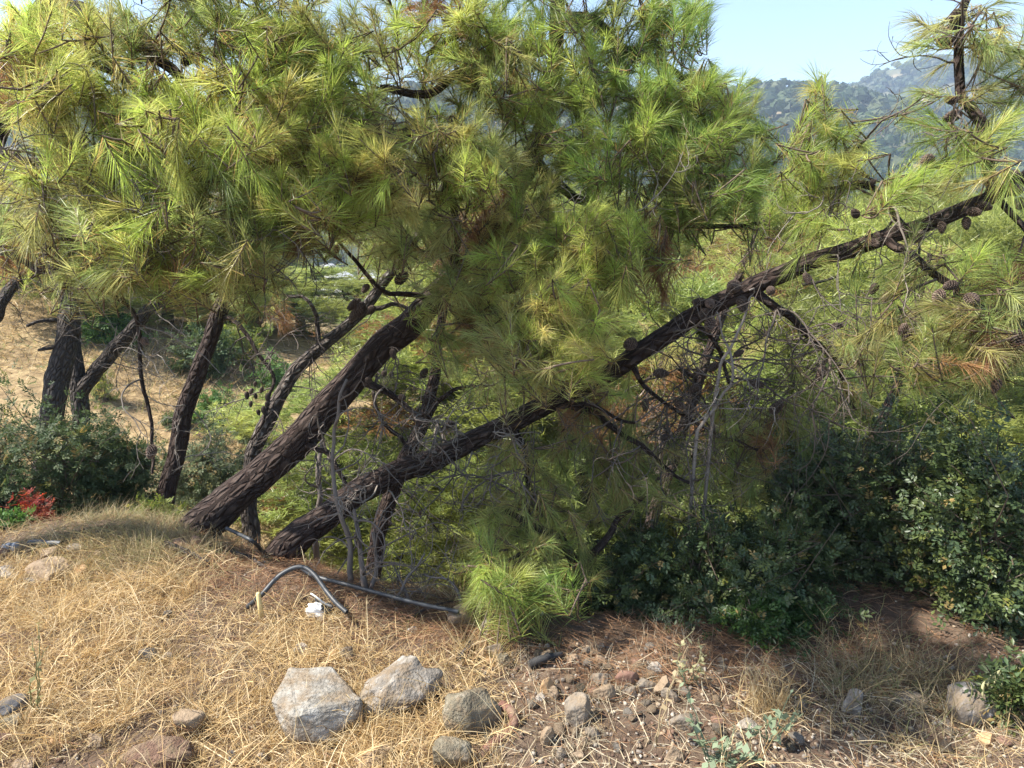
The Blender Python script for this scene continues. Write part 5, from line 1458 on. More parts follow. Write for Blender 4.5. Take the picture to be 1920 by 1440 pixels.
def sm(v, a, b):
    t = np.clip((v - a) / (b - a), 0, 1); return t * t * (3 - 2 * t)


# small countable stones of the dirt patch share one look
pebbles = [rock_geo(500 + k, (1, 0.85, 0.65), base=ICO2, planes=7, noise=0.06).mesh('small_stone', MR[m], color=False) for k, m in enumerate(['tan', 'grey', 'white', 'tan', 'lichen', 'red'])]
pp = ground_points(170, -1.6, 2.2, 1.75, 2.9, lambda a, b, x, y: sm(a, 780, 1050) * sm(b, 1190, 1230) * (1 - 0.5 * sm(a, 1500, 1800)), rs)
for i, p in enumerate(pp):
    s = rs.uniform(0.016, 0.055)
    near = min((r_ for r_ in ROCKS if len(r_[1].split()) <= 10), key=lambda r_: float(((r_[0] - p) ** 2).sum()))[1]
    pk = int(rs.integers(6))
    o = link('small_stone', pebbles[pk], label=('tiny ' if s < 0.027 else 'small ' if s < 0.042 else 'walnut-sized ') + ['tan', 'grey', 'whitish', 'brown', 'yellowish', 'reddish'][pk] + ' loose stone beside the ' + near, cat='stone', group='small stones strewn on the dirt')
    o.location = p + np.array([0, 0, s * 0.2]); o.scale = (s, s, s); o.rotation_euler = rs.uniform(-0.4, 0.4, 2).tolist() + [rs.uniform(0, 6.28)]

# gravel (uncountable)
gv = Geo()
pp = ground_points(3400, -2.4, 2.4, 1.5, 3.2, lambda a, b, x, y: 0.08 + 0.9 * sm(a, 750, 1050) * sm(b, 1180, 1260) + 0.5 * sm(b, 1340, 1420) * sm(400 - a, 0, 300), rs)
bv, bt = ICO1
n = len(pp); s = rs.uniform(0.003, 0.012, (n, 1, 1)) * rs.uniform(0.5, 1.0, (n, 1, 3))
vv = bv[None] * s * (1 + rs.uniform(-0.3, 0.3, (n, len(bv), 1))) + (pp + np.array([0, 0, 0.003]))[:, None, :]
cols = np.array([[0.30, 0.23, 0.16], [0.22, 0.19, 0.16], [0.42, 0.37, 0.30], [0.17, 0.11, 0.08]])[rs.integers(4, size=n)] * rs.uniform(0.7, 1.2, (n, 1))
gv.add(vv.reshape(-1, 3), t=(bt[None] + (np.arange(n) * len(bv))[:, None, None]).reshape(-1, 3), c=np.repeat(cols, len(bv), 0))
link('gravel', gv.mesh('gravel', attr_mat('gravel', 0.9, 0.2), smooth=False), kind='stuff', label='loose gravel and dirt crumbs over the bank')

# ------------------------------------------------------------------ dry grass, needle litter
STRAW = np.array([[0.55, 0.41, 0.205], [0.61, 0.475, 0.26], [0.46, 0.325, 0.158], [0.65, 0.53, 0.33], [0.36, 0.245, 0.122]])
PALE = np.array([[0.56, 0.48, 0.33], [0.48, 0.40, 0.27], [0.40, 0.31, 0.20], [0.62, 0.55, 0.40]])
RUST = np.array([[0.24, 0.125, 0.065], [0.30, 0.165, 0.085], [0.19, 0.10, 0.055], [0.34, 0.21, 0.11]])
FINE = np.array([[0.36, 0.28, 0.155], [0.30, 0.25, 0.13], [0.26, 0.26, 0.11], [0.42, 0.33, 0.19]])


def blades(name, label, n, region, dens, pal, Lr, wr, elr, sag, seed, mat=M_GRASS, lift=0.03, clump=0.0):
    rng = np.random.default_rng(seed)
    p = ground_points(n, *region, dens, rng)
    n = len(p)
    az = rng.random(n) * 2 * math.pi; el = np.radians(rng.uniform(elr[0], elr[1], n) * rng.random(n) ** 0.5)
    if clump:
        nc = max(1, n // 26); ci = rng.integers(nc, size=n); cc_ = p[rng.integers(n, size=nc)]
        off = rng.normal(size=(n, 2)) * 0.028; sel = rng.random(n) < clump
        p[sel, :2] = (cc_[ci, :2] + off)[sel]; p[sel, 2] = H(p[sel, 0], p[sel, 1])
        az[sel] = np.arctan2(off[sel, 1], off[sel, 0]) + rng.normal(size=int(sel.sum())) * 0.5
        el = np.where(sel, np.radians(np.clip(el * 57.3 + 12, 0, 85)), el)
    # neighbouring blades lean together
    az = az * (0.55 if not clump else 0.8) + (0.45 if not clump else 0.2) * 2 * math.pi * (fbm(p[:, 0] * 4, p[:, 1] * 4, seed % 90) + 0.5) * 2
    d = np.stack([np.cos(az) * np.cos(el), np.sin(az) * np.cos(el), np.sin(el)], -1)
    L = rng.uniform(Lr[0], Lr[1], n) * rng.uniform(0.6, 1.1, n)
    bend = np.zeros((n, 3)); bend[:, 2] = -sag * rng.uniform(0.3, 1.1, n); bend += rng.normal(size=(n, 3)) * 0.16
    p = p + np.stack([np.zeros(n), np.zeros(n), rng.random(n) * lift], -1)
    c = pal[rng.integers(len(pal), size=n)] * rng.uniform(0.75, 1.2, (n, 1))
    g = Geo(); ribbons(g, p, d, L, rng.uniform(wr[0], wr[1], n), bend, c, rng)
    return link(name, g.mesh(name, mat), kind='stuff', label=label)


REG = (-3.6, 3.2, 1.35, 4.0)
f_left = lambda a, b: (1 - sm(a, 760, 980)) * sm(b, 1015, 1085 + 0 * a) * (0.35 + 0.65 * sm(b + 0.0 * a, 1040, 1120))


def d_straw(a, b, x, y):
    patch = 0.40 + 1.5 * (fbm(x * 2.6, y * 2.6, 71) + 0.22)
    base = f_left(a, b) * (1 - 0.9 * sm(a, 300, 380) * (1 - sm(b - (a - 330) * 0.2, 1080, 1112))) * (1 - 0.75 * sm(b, 1340, 1430) * (1 - sm(a, 250, 480)))
    base = base + 0.025 * sm(a, 900, 1000) * sm(b, 1235, 1290) + 0.75 * np.exp(-(((a - 690) / 120) ** 2 + ((b - 1330) / 70) ** 2))
    base = base + 0.14 * sm(a, 1550, 1700) * sm(b, 1370, 1410)
    base = base * (1 - 0.93 * np.exp(-(((a - 590) / 62) ** 4 + ((b - 1325) / 62) ** 4))) * (1 - 0.6 * np.exp(-(((a - 560) / 130) ** 2 + ((b - 1110) / 45) ** 2)))
    return np.clip(base * patch, 0, 1)


blades('dry_grass', 'matted golden dry grass over the sunlit left of the bank', 40000, REG, d_straw, STRAW, (0.05, 0.17), (0.0013, 0.0026), (2, 58), 0.35, 401, clump=0.55)
blades('dry_grass', 'taller golden grass stalks standing out of the mat', 5200, REG, d_straw, STRAW * 1.08, (0.14, 0.30), (0.0016, 0.0028), (25, 85), 0.30, 402, clump=0.7)
blades('dry_straw', 'broken pale straw scattered over the dirt on the right', 3000, REG, lambda a, b, x, y: np.clip(sm(a, 880, 1060) * sm(b, 1215, 1275) * (0.35 + 1.1 * (fbm(x * 2.5, y * 2.5, 73) + 0.2)), 0, 1), PALE, (0.04, 0.16), (0.0013, 0.003), (0, 38), 0.2, 403)
blades('mound_grass', 'fine brownish grass covering the mound behind', 11000, REG, lambda a, b, x, y: np.exp(-(((a - 265) / 120) ** 2 + ((b - 1025) / 42) ** 2)), FINE, (0.08, 0.20), (0.0010, 0.0018), (20, 85), 0.35, 404)
blades('edge_grass', 'sparse dry grass along the far edge at left', 2600, REG, lambda a, b, x, y: (1 - sm(a, 180, 260)) * sm(b, 985, 1010) * (1 - sm(b, 1060, 1110)), STRAW, (0.06, 0.18), (0.0012, 0.0022), (10, 80), 0.3, 405)


def d_litter(a, b, x, y):
    f = 1.3 * sm(a, 280, 360) * (1 - sm(a, 900, 1000)) * (1 - sm(b - (a - 330) * 0.2, 1075, 1125)) + 0.9 * np.exp(-(((a - 760) / 170) ** 2 + ((b - 1180) / 48) ** 2))
    f = f + 0.8 * sm(a, 1000, 1150) * sm(b, 1165, 1190) * (1 - sm(b, 1265, 1330)) + 0.20
    return np.clip(f * (0.6 + 1.0 * (fbm(x * 3, y * 3, 75) + 0.2)), 0, 1)


blades('needle_litter', 'rust-brown fallen pine needles under the trunks and shrubs', 48000, REG, d_litter, RUST, (0.06, 0.13), (0.0012, 0.0019), (0, 26), 0.15, 406, M_LITTER)
blades('slope_grass', 'dry straw grass on the far side of the gully', 30000, (-14, -0.2, 5.8, 14), lambda a, b, x, y: np.clip(0.5 + 1.2 * fbm(x * 0.9, y * 0.9, 77), 0, 1), np.vstack([STRAW * 0.95, FINE, STRAW * 0.8, np.array([[0.20, 0.21, 0.08]])]), (0.10, 0.34), (0.006, 0.012), (20, 85), 0.3, 407)
blades('bank_litter', 'needle litter and dead stalks down the near bank', 9000, (-3.2, 3.2, 2.6, 5.2), lambda a, b, x, y: 0.8 + 0 * a, np.vstack([RUST, FINE]), (0.06, 0.16), (0.0012, 0.002), (0, 50), 0.2, 408, M_LITTER)


def hugging():
    rng = np.random.default_rng(909); g = Geo()
    for c, wx, dy in RSIZE + [(G(590, 1370), 0.26, 0.2)]:
        left = pix(c)[0] < 1000
        n = int((260 if left else 110) * max(wx, 0.05) / 0.2)
        a = rng.random(n) * 2 * math.pi
        p = c + np.stack([np.cos(a) * wx * 0.58, np.sin(a) * dy * 0.62 + dy * 0.2, np.zeros(n)], -1) + rng.normal(size=(n, 3)) * np.array([0.015, 0.015, 0])
        p[:, 2] = H(p[:, 0], p[:, 1])
        d = nrm(np.stack([-np.cos(a) * 0.3, -np.sin(a) * 0.3, np.full(n, 0.5)], -1) + rng.normal(size=(n, 3)) * 0.6); d[:, 2] = np.abs(d[:, 2])
        pal = STRAW if left else PALE
        ribbons(g, p, d, rng.uniform(0.03, 0.12, n), rng.uniform(0.0012, 0.0022, n), rng.normal(size=(n, 3)) * 0.2 + np.array([0, 0, -0.2]), pal[rng.integers(len(pal), size=n)] * rng.uniform(0.7, 1.1, (n, 1)), rng)
    link('stone_edge_grass', g.mesh('stone_edge_grass', M_GRASS), kind='stuff', label='dry blades growing against the stones')


hugging()


def tuft(px, py, hpx, n, pal, label, name='dry_grass_tuft', spread=0.10, lean=0.45, seed=0, wr=(0.0014, 0.0026), droop=0.25, cat='grass tuft', branch=0, extra=None):
    rng = np.random.default_rng(seed + 5000)
    p = G(px, py); d = float(pix(p)[2]); L0 = hpx * d / F
    base = p + np.stack([rng.normal(size=n) * spread * 0.6, rng.normal(size=n) * spread * 0.6, np.full(n, -0.01)], -1)
    v = nrm(np.stack([rng.normal(size=n) * lean, rng.normal(size=n) * lean, np.ones(n)], -1))
    L = L0 * rng.uniform(0.35, 1.1, n)
    bend = rng.normal(size=(n, 3)) * 0.18; bend[:, 2] -= droop * rng.random(n)
    g = Geo(); ribbons(g, base, v, L, rng.uniform(*wr, n), bend, pal[rng.integers(len(pal), size=n)] * rng.uniform(0.75, 1.2, (n, 1)), rng)
    for _ in range(branch):
        i = rng.integers(n); a = base[i] + v[i] * L[i] * rng.uniform(0.3, 0.9)
        q = twist_path(a, v[i] + rng.normal(size=3) * 0.8, L0 * rng.uniform(0.2, 0.5), 1.5, 5, rng)
        tube(g, q, np.linspace(0.0013, 0.0006, 6), 4, pal[rng.integers(len(pal))] * rng.uniform(0.8, 1.1))
    g.v = [x - p for x in g.v]
    o = link(name, None, label=label, cat=cat, group='dry tufts on the bank', loc=p)
    link('stalks', g.mesh('stalks', M_GRASS), parent=o, kind='stuff')
    return o


tuft(1440, 1345, 130, 260, STRAW, 'bright sunlit golden weed tuft at the shade edge on the right', seed=1, branch=120, lean=0.35, spread=0.07)
tuft(1640, 1300, 130, 420, FINE * 0.85, 'big heap of tangled brown dry weeds under the right shrubs', 'dry_weed_heap', seed=2, branch=260, lean=0.75, spread=0.22, cat='dry weeds')
tuft(1770, 1300, 110, 260, FINE * 0.85, 'right end of the tangled brown weeds beside the white-topped boulder', 'dry_weed_heap', seed=3, branch=140, lean=0.8, spread=0.16, cat='dry weeds')
tuft(1560, 1290, 60, 300, RUST * 0.9, 'dark needle heap under the middle of the right thicket', 'needle_heap', seed=4, lean=1.6, spread=0.2, cat='needle heap')
tuft(360, 1120, 70, 90, STRAW * 1.1, 'pale golden stalk tuft with foxtails below the mound', seed=5, lean=0.4, spread=0.05)
tuft(255, 1040, 60, 320, FINE, 'dense fine tuft on top of the mound', seed=6, lean=0.55, spread=0.16)
tuft(700, 1345, 90, 420, STRAW, 'thick straw tuft between the concrete block and the whitish boulder', seed=7, lean=0.7, spread=0.12, branch=80)
tuft(935, 1425, 90, 90, STRAW, 'golden stalks at the bottom edge right of the rusty pipe', seed=8, lean=0.7, spread=0.10)
tuft(1730, 1395, 80, 80, PALE, 'pale broken stalks in front of the long flat stone', seed=9, lean=0.9, spread=0.14)
tuft(1870, 1430, 60, 160, STRAW, 'straw tuft in the lower right corner', seed=10, lean=0.9, spread=0.14)
tuft(1260, 1200, 60, 120, PALE * 0.8, 'dry upright stalks at the foot of the middle shrub', seed=11, lean=0.5, spread=0.12)
tuft(985, 1265, 70, 60, PALE, 'thin pale stalks in the dirt below the young pine', seed=12, lean=0.5, spread=0.1)
tuft(800, 1140, 60, 160, FINE * 0.8, 'dry grey weeds over the long black pipe', seed=13, lean=0.7, spread=0.2, branch=80)
tuft(120, 1010, 50, 120, STRAW, 'straw tuft in front of the dull red plant', seed=14, lean=0.5, spread=0.15)

tuft(520, 1395, 70, 120, STRAW, 'straw stalks leaning on the left foot of the concrete block', seed=15, lean=0.8, spread=0.09)
tuft(600, 1425, 60, 110, STRAW, 'straw stalks in front of the concrete block at the bottom edge', seed=16, lean=0.8, spread=0.10)
tuft(470, 1330, 80, 160, STRAW, 'leaning golden tuft left of the concrete block', seed=17, lean=0.8, spread=0.12)

# drooping seed-head grass at the right edge
sg = Geo(); p0 = G(1900, 1310)
for k in range(15):
    a = P(1935 - k * 3, 1265 + rs.uniform(-10, 20), 2.25); e = P(1850 + k * 6 + rs.uniform(-8, 8), 1262 + rs.uniform(-12, 14) + abs(k - 7) * 1.5, 2.2)
    m = 0.5 * (a + e) + np.array([0, 0, 0.045])
    tt = np.linspace(0, 1, 7)[:, None]; q = (1 - tt) ** 2 * a + 2 * tt * (1 - tt) * m + tt ** 2 * e
    tube(sg, q, 0.0011, 4, (0.30, 0.30, 0.15))
    h = twist_path(e, (e - m) * 1 + np.array([0, 0, -0.12]), 0.05, 0.4, 6, rs, -0.5)
    tube(sg, h, [0.0012, 0.004, 0.0048, 0.0045, 0.004, 0.003, 0.001], 6, (0.46, 0.44, 0.24))
for k in range(8):
    tube(sg, twist_path(p0 + rs.normal(size=3) * 0.02, (rs.normal() * 0.2 + 0.1, 0, 1), 0.22, 0.5, 6, rs), 0.0013, 4, (0.25, 0.28, 0.12))
shift(sg, p0)
link('seed_grass', sg.mesh('seed_grass', M_GRASS, smooth=True), label='pale drooping oat-like seed heads at the right edge', cat='grass', loc=p0)


def weed(px, py, tops, label, seed, col=(0.22, 0.27, 0.17), leaf=True):
    rng = np.random.default_rng(seed); p0 = G(px, py); d0 = float(pix(p0)[2]); g = Geo()
    for (tx, ty) in tops:
        e = P(tx, ty, d0 - 0.05 + rng.uniform(-0.05, 0.05))
        m = 0.5 * (p0 + e) + rng.normal(size=3) * 0.03
        tt = np.linspace(0, 1, 12)[:, None]; q = (1 - tt) ** 2 * p0 + 2 * tt * (1 - tt) * m + tt ** 2 * e
        q = q + rng.normal(size=q.shape) * 0.003
        tube(g, q, np.linspace(0.0024, 0.0009, 12), 5, np.array(col))
        for k in range(14 if leaf else 4):
            i = int(rng.integers(2, 12)); o = q[i]
            d = nrm(rng.normal(size=3) + np.array([0, -0.2, 0.3])); s = nrm(cross(d, [0.1, 0.2, 0.9])); L = rng.uniform(0.010, 0.034); wv = s * L * 0.34
            g.add([o, o + d * L * 0.5 - wv, o + d * L, o + d * L * 0.5 + wv], t=[[0, 1, 2], [0, 2, 3]], c=np.array(col) * rng.uniform(0.8, 1.3))
    shift(g, p0)
    return link('weed', g.mesh('weed', M_SOFT), label=label, cat='weed', group='green weeds on the dirt', loc=p0)


weed(1330, 1430, [(1270, 1240), (1300, 1350), (1380, 1360), (1345, 1390), (1410, 1400)], 'sprawling pale green weed at the bottom right of centre', 1)
weed(1440, 1390, [(1485, 1290), (1475, 1350), (1500, 1330), (1400, 1370)], 'upright grey-green weed by the sunlit tuft', 2)
weed(1290, 1285, [(1297, 1180), (1310, 1195), (1290, 1240), (1320, 1230)], 'thin weed with oat spikelets in front of the middle shrub', 3, (0.34, 0.32, 0.18))
weed(1380, 1440, [(1350, 1400), (1400, 1410), (1420, 1420), (1330, 1420)], 'low pale green rosette at the bottom edge', 4)
weed(1230, 1400, [(1275, 1255), (1290, 1210)], 'single slanting straw stalk in the dirt patch', 5, (0.45, 0.36, 0.22), False)
weed(70, 1340, [(72, 1170), (60, 1200), (95, 1210)], 'thin green-stemmed weed in the left grass', 6, (0.20, 0.20, 0.09), False)


def foxtail(px, py, tx, ty, label, seed):
    rng = np.random.default_rng(seed); p0 = G(px, py); d0 = float(pix(p0)[2]); e = P(tx, ty, d0 - 0.03); g = Geo()
    m = 0.5 * (p0 + e) + np.array([rng.normal() * 0.02, 0, 0.02]); tt = np.linspace(0, 1, 8)[:, None]
    q = (1 - tt) ** 2 * p0 + 2 * tt * (1 - tt) * m + tt ** 2 * e
    tube(g, q, 0.0011, 4, (0.46, 0.36, 0.19)); dv = nrm(q[-1] - q[-2]); n = 120
    t = rng.random(n); b = e + dv * (t * 0.045)[:, None]; d = nrm(dv * 0.8 + rng.normal(size=(n, 3)) * 0.55)
    ribbons(g, b, d, rng.uniform(0.008, 0.016, n), 0.0009, np.zeros((n, 3)), np.array([[0.60, 0.48, 0.28]]) * rng.uniform(0.8, 1.15, (n, 1)), rng)
    shift(g, p0); link('foxtail', g.mesh('foxtail', M_GRASS), label=label, cat='grass', group='foxtail heads in the dry grass', loc=p0)


for i, (a, b, c, d, l) in enumerate([(345, 1125, 333, 1078, 'upper foxtail head beside the pale golden tuft'), (352, 1130, 345, 1095, 'lower foxtail head beside the pale golden tuft'), (255, 1120, 240, 1075, 'foxtail head bent over below the mound'),
                                     (220, 1200, 222, 1170, 'foxtail head in the middle of the left grass'), (235, 1205, 236, 1175, 'foxtail just right of another in the middle of the left grass'), (590, 1260, 605, 1245, 'drooping foxtail over the concrete block top'),
                                     (615, 1260, 640, 1245, 'long foxtail lying behind the concrete block'), (100, 1190, 80, 1165, 'dark foxtail at left in the sunlit grass'), (25, 1190, 15, 1170, 'foxtail near the left edge')]):
    foxtail(a, b, c, d, l, 700 + i)

# ------------------------------------------------------------------ hose, pipes, stake, scraps, sticks
M_HOSE = plain('hose_black', (0.035, 0.038, 0.042), 0.5, 30, 0.35)
M_RUST = rock_mat('rust', (0.10, 0.045, 0.035), (0.16, 0.075, 0.055), (0.22, 0.12, 0.09), 30, 0.7, 0.3)
M_STAKE = plain('stake_wood', (0.62, 0.48, 0.22), 0.6, 60, 0.15)
M_BAGW = plain('bag_white', (0.78, 0.78, 0.76), 0.35, 8, 0.05)
M_BAGB = plain('bag_black', (0.03, 0.032, 0.038), 0.3, 8, 0.3)


def pipe(name, pts, rad, mat, label, cat, sides=14, rough=0.0, hollow=True):
    c = catmull(np.array(pts), 0.012); base = c[0].copy(); g = Geo()
    tube(g, c - base, rad, sides, cap=not hollow, rough=rough)
    if hollow: tube(g, (c - base)[::-1], rad * 0.82, sides, cap=False)
    return link(name, g.mesh(name, mat, smooth=True, color=False, uv=True), label=label, cat=cat, loc=base)


h0 = G(466, 1147) + np.array([0, 0, 0.012])
pipe('hose', [h0 + np.array([0, 0, 0.012]), P(490, 1116, 2.78), P(520, 1083, 2.82), P(548, 1066, 2.84), P(570, 1064, 2.84), P(590, 1078, 2.81), P(612, 1108, 2.76), P(632, 1132, 2.71), P(650, 1148, 2.68)], 0.0095, M_HOSE, 'black hose arching out of the grass behind the wooden stake', 'hose')
pipe('hose', [P(560, 1062, 3.06), P(590, 1080, 2.94), P(650, 1096, 2.88), P(720, 1115, 2.82), P(790, 1133, 2.76), P(860, 1147, 2.72)], 0.0085, M_HOSE, 'long straight black pipe lying along the bank edge', 'pipe')
pipe('hose', [P(424, 990, 3.42), P(445, 1000, 3.4), P(480, 1020, 3.35), G(500, 1030) + np.array([0, 0, 0.01])], 0.009, M_HOSE, 'short black hose between the two thick leaning trunks', 'hose')
pipe('pipe_stub', [G(58, 1034) + np.array([0, 0, 0.045]), G(75, 1034) + np.array([0, 0, 0.047]), G(118, 1036) + np.array([0, 0, 0.045])], 0.014, M_HOSE, 'short black pipe stub lying on the mound at left', 'pipe')
pipe('rusty_pipe', [P(940, 1322, 2.24), P(960, 1336, 2.20), P(964, 1356, 2.17), P(950, 1376, 2.13), P(928, 1393, 2.10), P(905, 1415, 2.06), P(895, 1445, 2.03)], 0.0165, M_RUST, 'bent rusty brown pipe curling round the lichen-spotted boulder', 'pipe', hollow=True)
g = Geo(); b0 = G(492, 1168); t0 = P(484, 1112, float(pix(b0)[2]) - 0.03)
tube(g, [b0 - b0 - np.array([0, 0, 0.03]), (t0 - b0) * 0.5, t0 - b0], [0.0095, 0.0095, 0.009], 6)
link('wooden_stake', g.mesh('wooden_stake', M_STAKE, color=False), label='short yellow wooden stake standing in front of the hose', cat='stake', loc=b0)


# crumpled black and white bag
def bag():
    rng = np.random.default_rng(12); b0 = G(602, 1158); d = float(pix(b0)[2]); sc = d / F * 1.2
    root = link('crumpled_bag', None, label='crumpled black and white plastic bag below the hose', cat='bag', loc=b0)
    v = ICO3[0].copy(); t = ICO3[1]
    v = v * (1 + 0.35 * fbm(v[:, 0] * 3 + 5, v[:, 1] * 3 + v[:, 2] * 2, 6) + 0.25 * fbm(v[:, 2] * 6, v[:, 0] * 6, 9))[:, None]
    wmask = v[t].mean(1)[:, 0] + 0.4 * v[t].mean(1)[:, 2] < 0.45
    body = v * np.array([21, 14, 15]) * sc + np.array([0, 0, 12 * sc])
    for nm, mk, mt in (('white_side', wmask, M_BAGW), ('black_side', ~wmask, M_BAGB)):
        gg = Geo(); gg.add(body, t=t[mk]); link(nm, gg.mesh(nm, mt, color=False, smooth=False), parent=root)
    # flap standing up
    uu = np.linspace(0, 1, 9); ww = np.linspace(0, 1, 6); Ug, Wg = np.meshgrid(uu, ww)
    X = (-6 + 30 * Ug - 6 * Wg) * sc; Z = (20 + 24 * Wg * (1 - 0.85 * Ug) + 3 * np.sin(Ug * 5)) * sc; Y = (4 * np.sin(Ug * 4 + Wg * 3) - 3 * Wg) * sc
    vv, qq = grid(X, Y, Z); gg = Geo(); gg.add(vv, q=qq); gg.add(vv + np.array([0, 0.003, 0]), q=qq[:, ::-1])
    link('flap', gg.mesh('flap', M_BAGB, color=False, smooth=True), parent=root)
    gg = Geo(); tube(gg, np.stack([X[-1], Y[-1] - 0.003, Z[-1]], -1), 1.3 * sc, 6); link('hem', gg.mesh('hem', M_BAGW, color=False, smooth=True), parent=root)


bag()


def scrap(px, py, wpx, label, seed, mat=M_BAGW):
    rng = np.random.default_rng(seed); p = G(px, py); sc = float(pix(p)[2]) / F * wpx
    v = ICO2[0] * (1 + rng.uniform(-0.35, 0.3, (len(ICO2[0]), 1))) * np.array([0.5, 0.35, 0.22]) * sc
    gg = Geo(); gg.add(v, t=ICO2[1]); link('plastic_scrap', gg.mesh('plastic_scrap', mat, color=False), label=label, cat='scrap', loc=p + np.array([0, 0, 0.15 * sc]))


scrap(775, 1184, 22, 'crumpled white scrap on the needle litter', 1)
scrap(906, 1190, 16, 'small white scrap under the young pine', 2)
# striped can at the left edge
g = Geo(); p = G(22, 1040); tube(g, [(-0.03, 0, 0.03), (0.03, 0.005, 0.036)], 0.026, 16)
can = link('striped_can', None, label='dented dark striped can at the left edge of the mound', cat='can', loc=p)
link('body', g.mesh('body', plain('can_metal', (0.25, 0.25, 0.27), 0.35, 5), smooth=True, color=False), parent=can)
for k in range(4):
    g = Geo(); x = -0.024 + k * 0.015; tube(g, [(x, 0.0025, 0.0325 + x * 0.1), (x + 0.006, 0.003, 0.0331 + x * 0.1)], 0.0268, 16)
    link('stripe', g.mesh('stripe', M_BAGW if k % 2 else M_BAGB, smooth=True, color=False), parent=can)
M_CHAR = plain('charred', (0.025, 0.024, 0.024), 0.8, 30, 0.4)


def stick(pts, r0, r1, label, mat=None, name='stick', seed=0):
    c = catmull(np.array([G(a, b) + np.array([0, 0, h]) for a, b, h in pts]), 0.02)
    rng = np.random.default_rng(seed); c = c + rng.normal(size=c.shape) * 0.002
    base = c[0].copy(); g = Geo(); tube(g, c - base, np.linspace(r0, r1, len(c)), 9, rough=0.2, seed=seed)
    link(name, g.mesh(name, mat or M_BARKL, smooth=True, color=False, uv=True), label=label, cat='stick', group='sticks on the bank', loc=base)


stick([(432, 1044, 0.03), (470, 1056, 0.03), (510, 1076, 0.01)], 0.010, 0.007, 'bare grey stick on the needle litter between the two trunks', seed=1)
stick([(310, 1030, 0.03), (350, 1045, 0.03), (400, 1065, 0.01)], 0.016, 0.010, 'grey weathered branch below the foot of the thick trunk', seed=2)
stick([(862, 1244, 0.02), (884, 1220, 0.03)], 0.016, 0.014, 'short barkless log among the stones under the young pine', seed=3, name='log')
stick([(862, 1246, 0.01), (905, 1242, 0.015), (935, 1238, 0.01)], 0.005, 0.003, 'thin stick lying below the short barkless log', seed=4)
stick([(995, 1256, 0.02), (1020, 1248, 0.03), (1052, 1238, 0.025)], 0.017, 0.011, 'charred black stick in the middle of the dirt', M_CHAR, seed=5)
stick([(1030, 1290, 0.02), (1055, 1305, 0.015), (1075, 1312, 0.01)], 0.005, 0.003, 'thin brown stick right of the pinkish wedge stone', seed=6)
stick([(125, 1110, 0.02), (170, 1092, 0.02), (192, 1088, 0.015)], 0.007, 0.005, 'bleached stick on the grass right of the tan slab', seed=7)
stick([(780, 1163, 0.03), (820, 1150, 0.04), (850, 1142, 0.04)], 0.006, 0.004, 'pale stick crossing the end of the long black pipe', seed=8)
stick([(560, 1045, 0.05), (620, 1052, 0.06), (660, 1062, 0.05)], 0.008, 0.005, 'dark stick lying at the foot of the long low pine', seed=9)


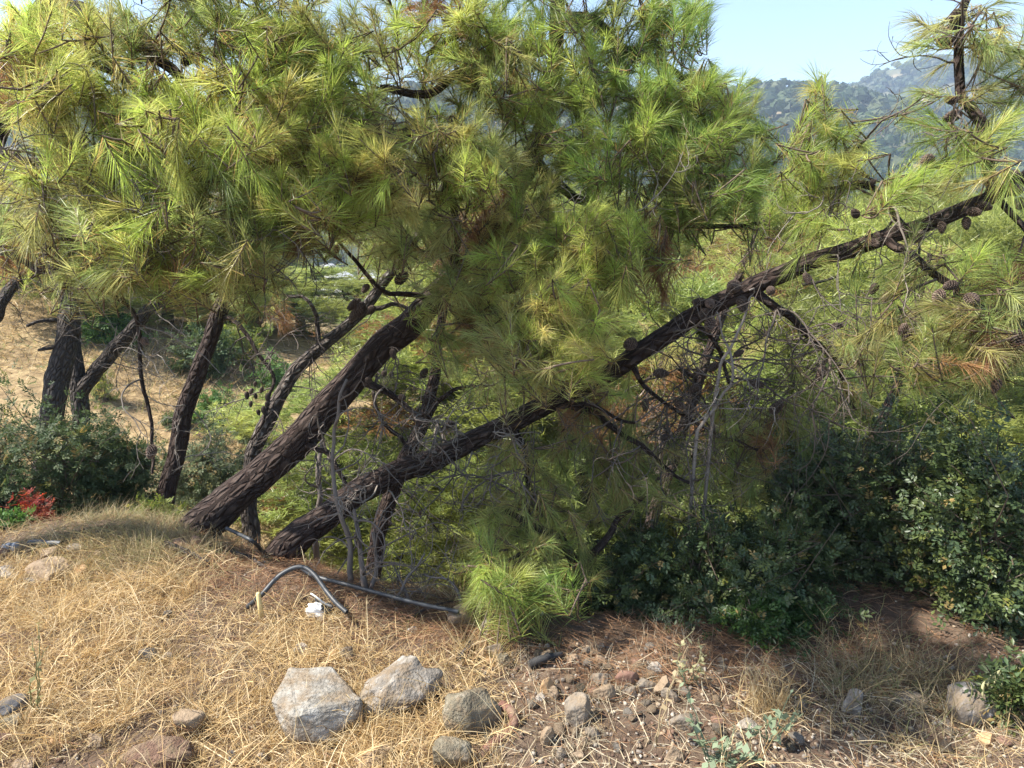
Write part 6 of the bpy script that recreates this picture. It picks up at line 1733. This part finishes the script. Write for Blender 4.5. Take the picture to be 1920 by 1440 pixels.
# dead bare saplings at the bank edge
def dead_sapling(paths, label, seed, grey=0.55, nb=8):
    rng = np.random.default_rng(seed); g = Geo(); base = None
    for pts, wd in paths:
        c = catmull(np.array([P(*q) for q in pts]), 0.03)
        if base is None: base = c[0].copy(); base[2] = float(H(base[0], base[1]))
        if c[0][2] > H(c[0][0], c[0][1]):
            c = np.vstack([np.append(c[0][:2], float(H(c[0][0], c[0][1])) - 0.05), c])
        col = (np.array([0.12, 0.09, 0.075]) * (1 - grey) + np.array([0.28, 0.245, 0.21]) * grey) * rng.uniform(0.8, 1.15)
        r0 = wd * pts[0][2] / F / 2
        ln_ = np.arange(len(c)) * 0.03
        for q_ in range(3): c[1:, q_] += 0.035 * (vnoise(ln_ * 5 + seed * 9, ln_ * 0 + q_ * 3, 2)[1:] + 0.5 * vnoise(ln_ * 13 + seed, ln_ * 0 + q_ * 5, 4)[1:])
        tube(g, c, np.linspace(r0, r0 * 0.45, len(c)), 8, col, rough=0.15)
        for k in range(nb):
            i = int(rng.integers(len(c) // 5, len(c) - 1)); dv = nrm(nrm(c[i] - c[i - 1]) * 0.5 + rng.normal(size=3) * 0.8)
            q = twist_path(c[i], dv, rng.uniform(0.15, 0.5), 2.2, 10, rng, -0.2); tube(g, q, np.linspace(r0 * 0.4, 0.0009, 11), 5, col * rng.uniform(0.8, 1.1))
            for m_ in range(3):
                j = int(rng.integers(3, 9)); q2 = twist_path(q[j], nrm(q[j] - q[j - 1]) + rng.normal(size=3) * 0.8, rng.uniform(0.06, 0.2), 2, 6, rng, -0.2)
                tube(g, q2, np.linspace(0.0016, 0.0007, 7), 4, col)
    shift(g, base); o = link('dead_sapling', None, label=label, cat='dead tree', group='dead saplings at the bank edge', loc=base)
    link('stem', g.mesh('stem', M_TWIG, smooth=True), parent=o)


dead_sapling([([(655, 1100, 3.0), (650, 1020, 3.0), (640, 940, 3.0), (628, 860, 3.0), (635, 780, 3.0), (650, 720, 3.0)], 11)], 'bare grey sapling stem standing in front of the thick leaning trunk', 1, 0.3)
dead_sapling([([(690, 1130, 2.95), (670, 1040, 2.95), (660, 960, 2.95)], 13), ([(692, 1130, 2.95), (700, 1060, 2.95), (690, 1000, 2.95)], 9)], 'forked dead sapling by the long black pipe', 2, 0.3)
dead_sapling([([(590, 980, 4.6), (600, 900, 4.6), (605, 820, 4.6), (608, 740, 4.6)], 12)], 'thin pale dead stem upright behind the low trunk', 3, 0.45)
dead_sapling([([(1330, 760, 3.0), (1345, 700, 2.95), (1385, 620, 2.9), (1420, 545, 2.88), (1412, 540, 2.85)], 7), ([(1300, 800, 3.0), (1370, 720, 2.95), (1365, 640, 2.9), (1350, 580, 2.88)], 7)], 'pale curving dead stems rising through the low trunk with the cones', 4, 0.7, 3)
dead_sapling([([(870, 1150, 2.9), (850, 1100, 2.95), (800, 1080, 3.0)], 6), ([(770, 1150, 2.9), (760, 1110, 2.95), (740, 1060, 3.0)], 6), ([(730, 1140, 2.9), (760, 1100, 2.95), (800, 1040, 3.0)], 6)], 'dead brushwood over the middle of the long black pipe', 5, 0.4)

# ------------------------------------------------------------------ air
hz = Geo(); box(hz, -1000, 1000, -80, 900, -70, 125)
mh = bpy.data.materials.new('haze'); mh.use_nodes = True
nth = mh.node_tree; nth.nodes.remove(nth.nodes['Principled BSDF'])
pv = nth.nodes.new('ShaderNodeVolumePrincipled'); pv.inputs['Color'].default_value = (0.62, 0.78, 1.0, 1); pv.inputs['Density'].default_value = 0.0008
nth.links.new(pv.outputs[0], nth.nodes['Material Output'].inputs['Volume'])
haze = link('haze', hz.mesh('haze', mh, color=False), kind='stuff', label='thin blue summer haze over the valley')
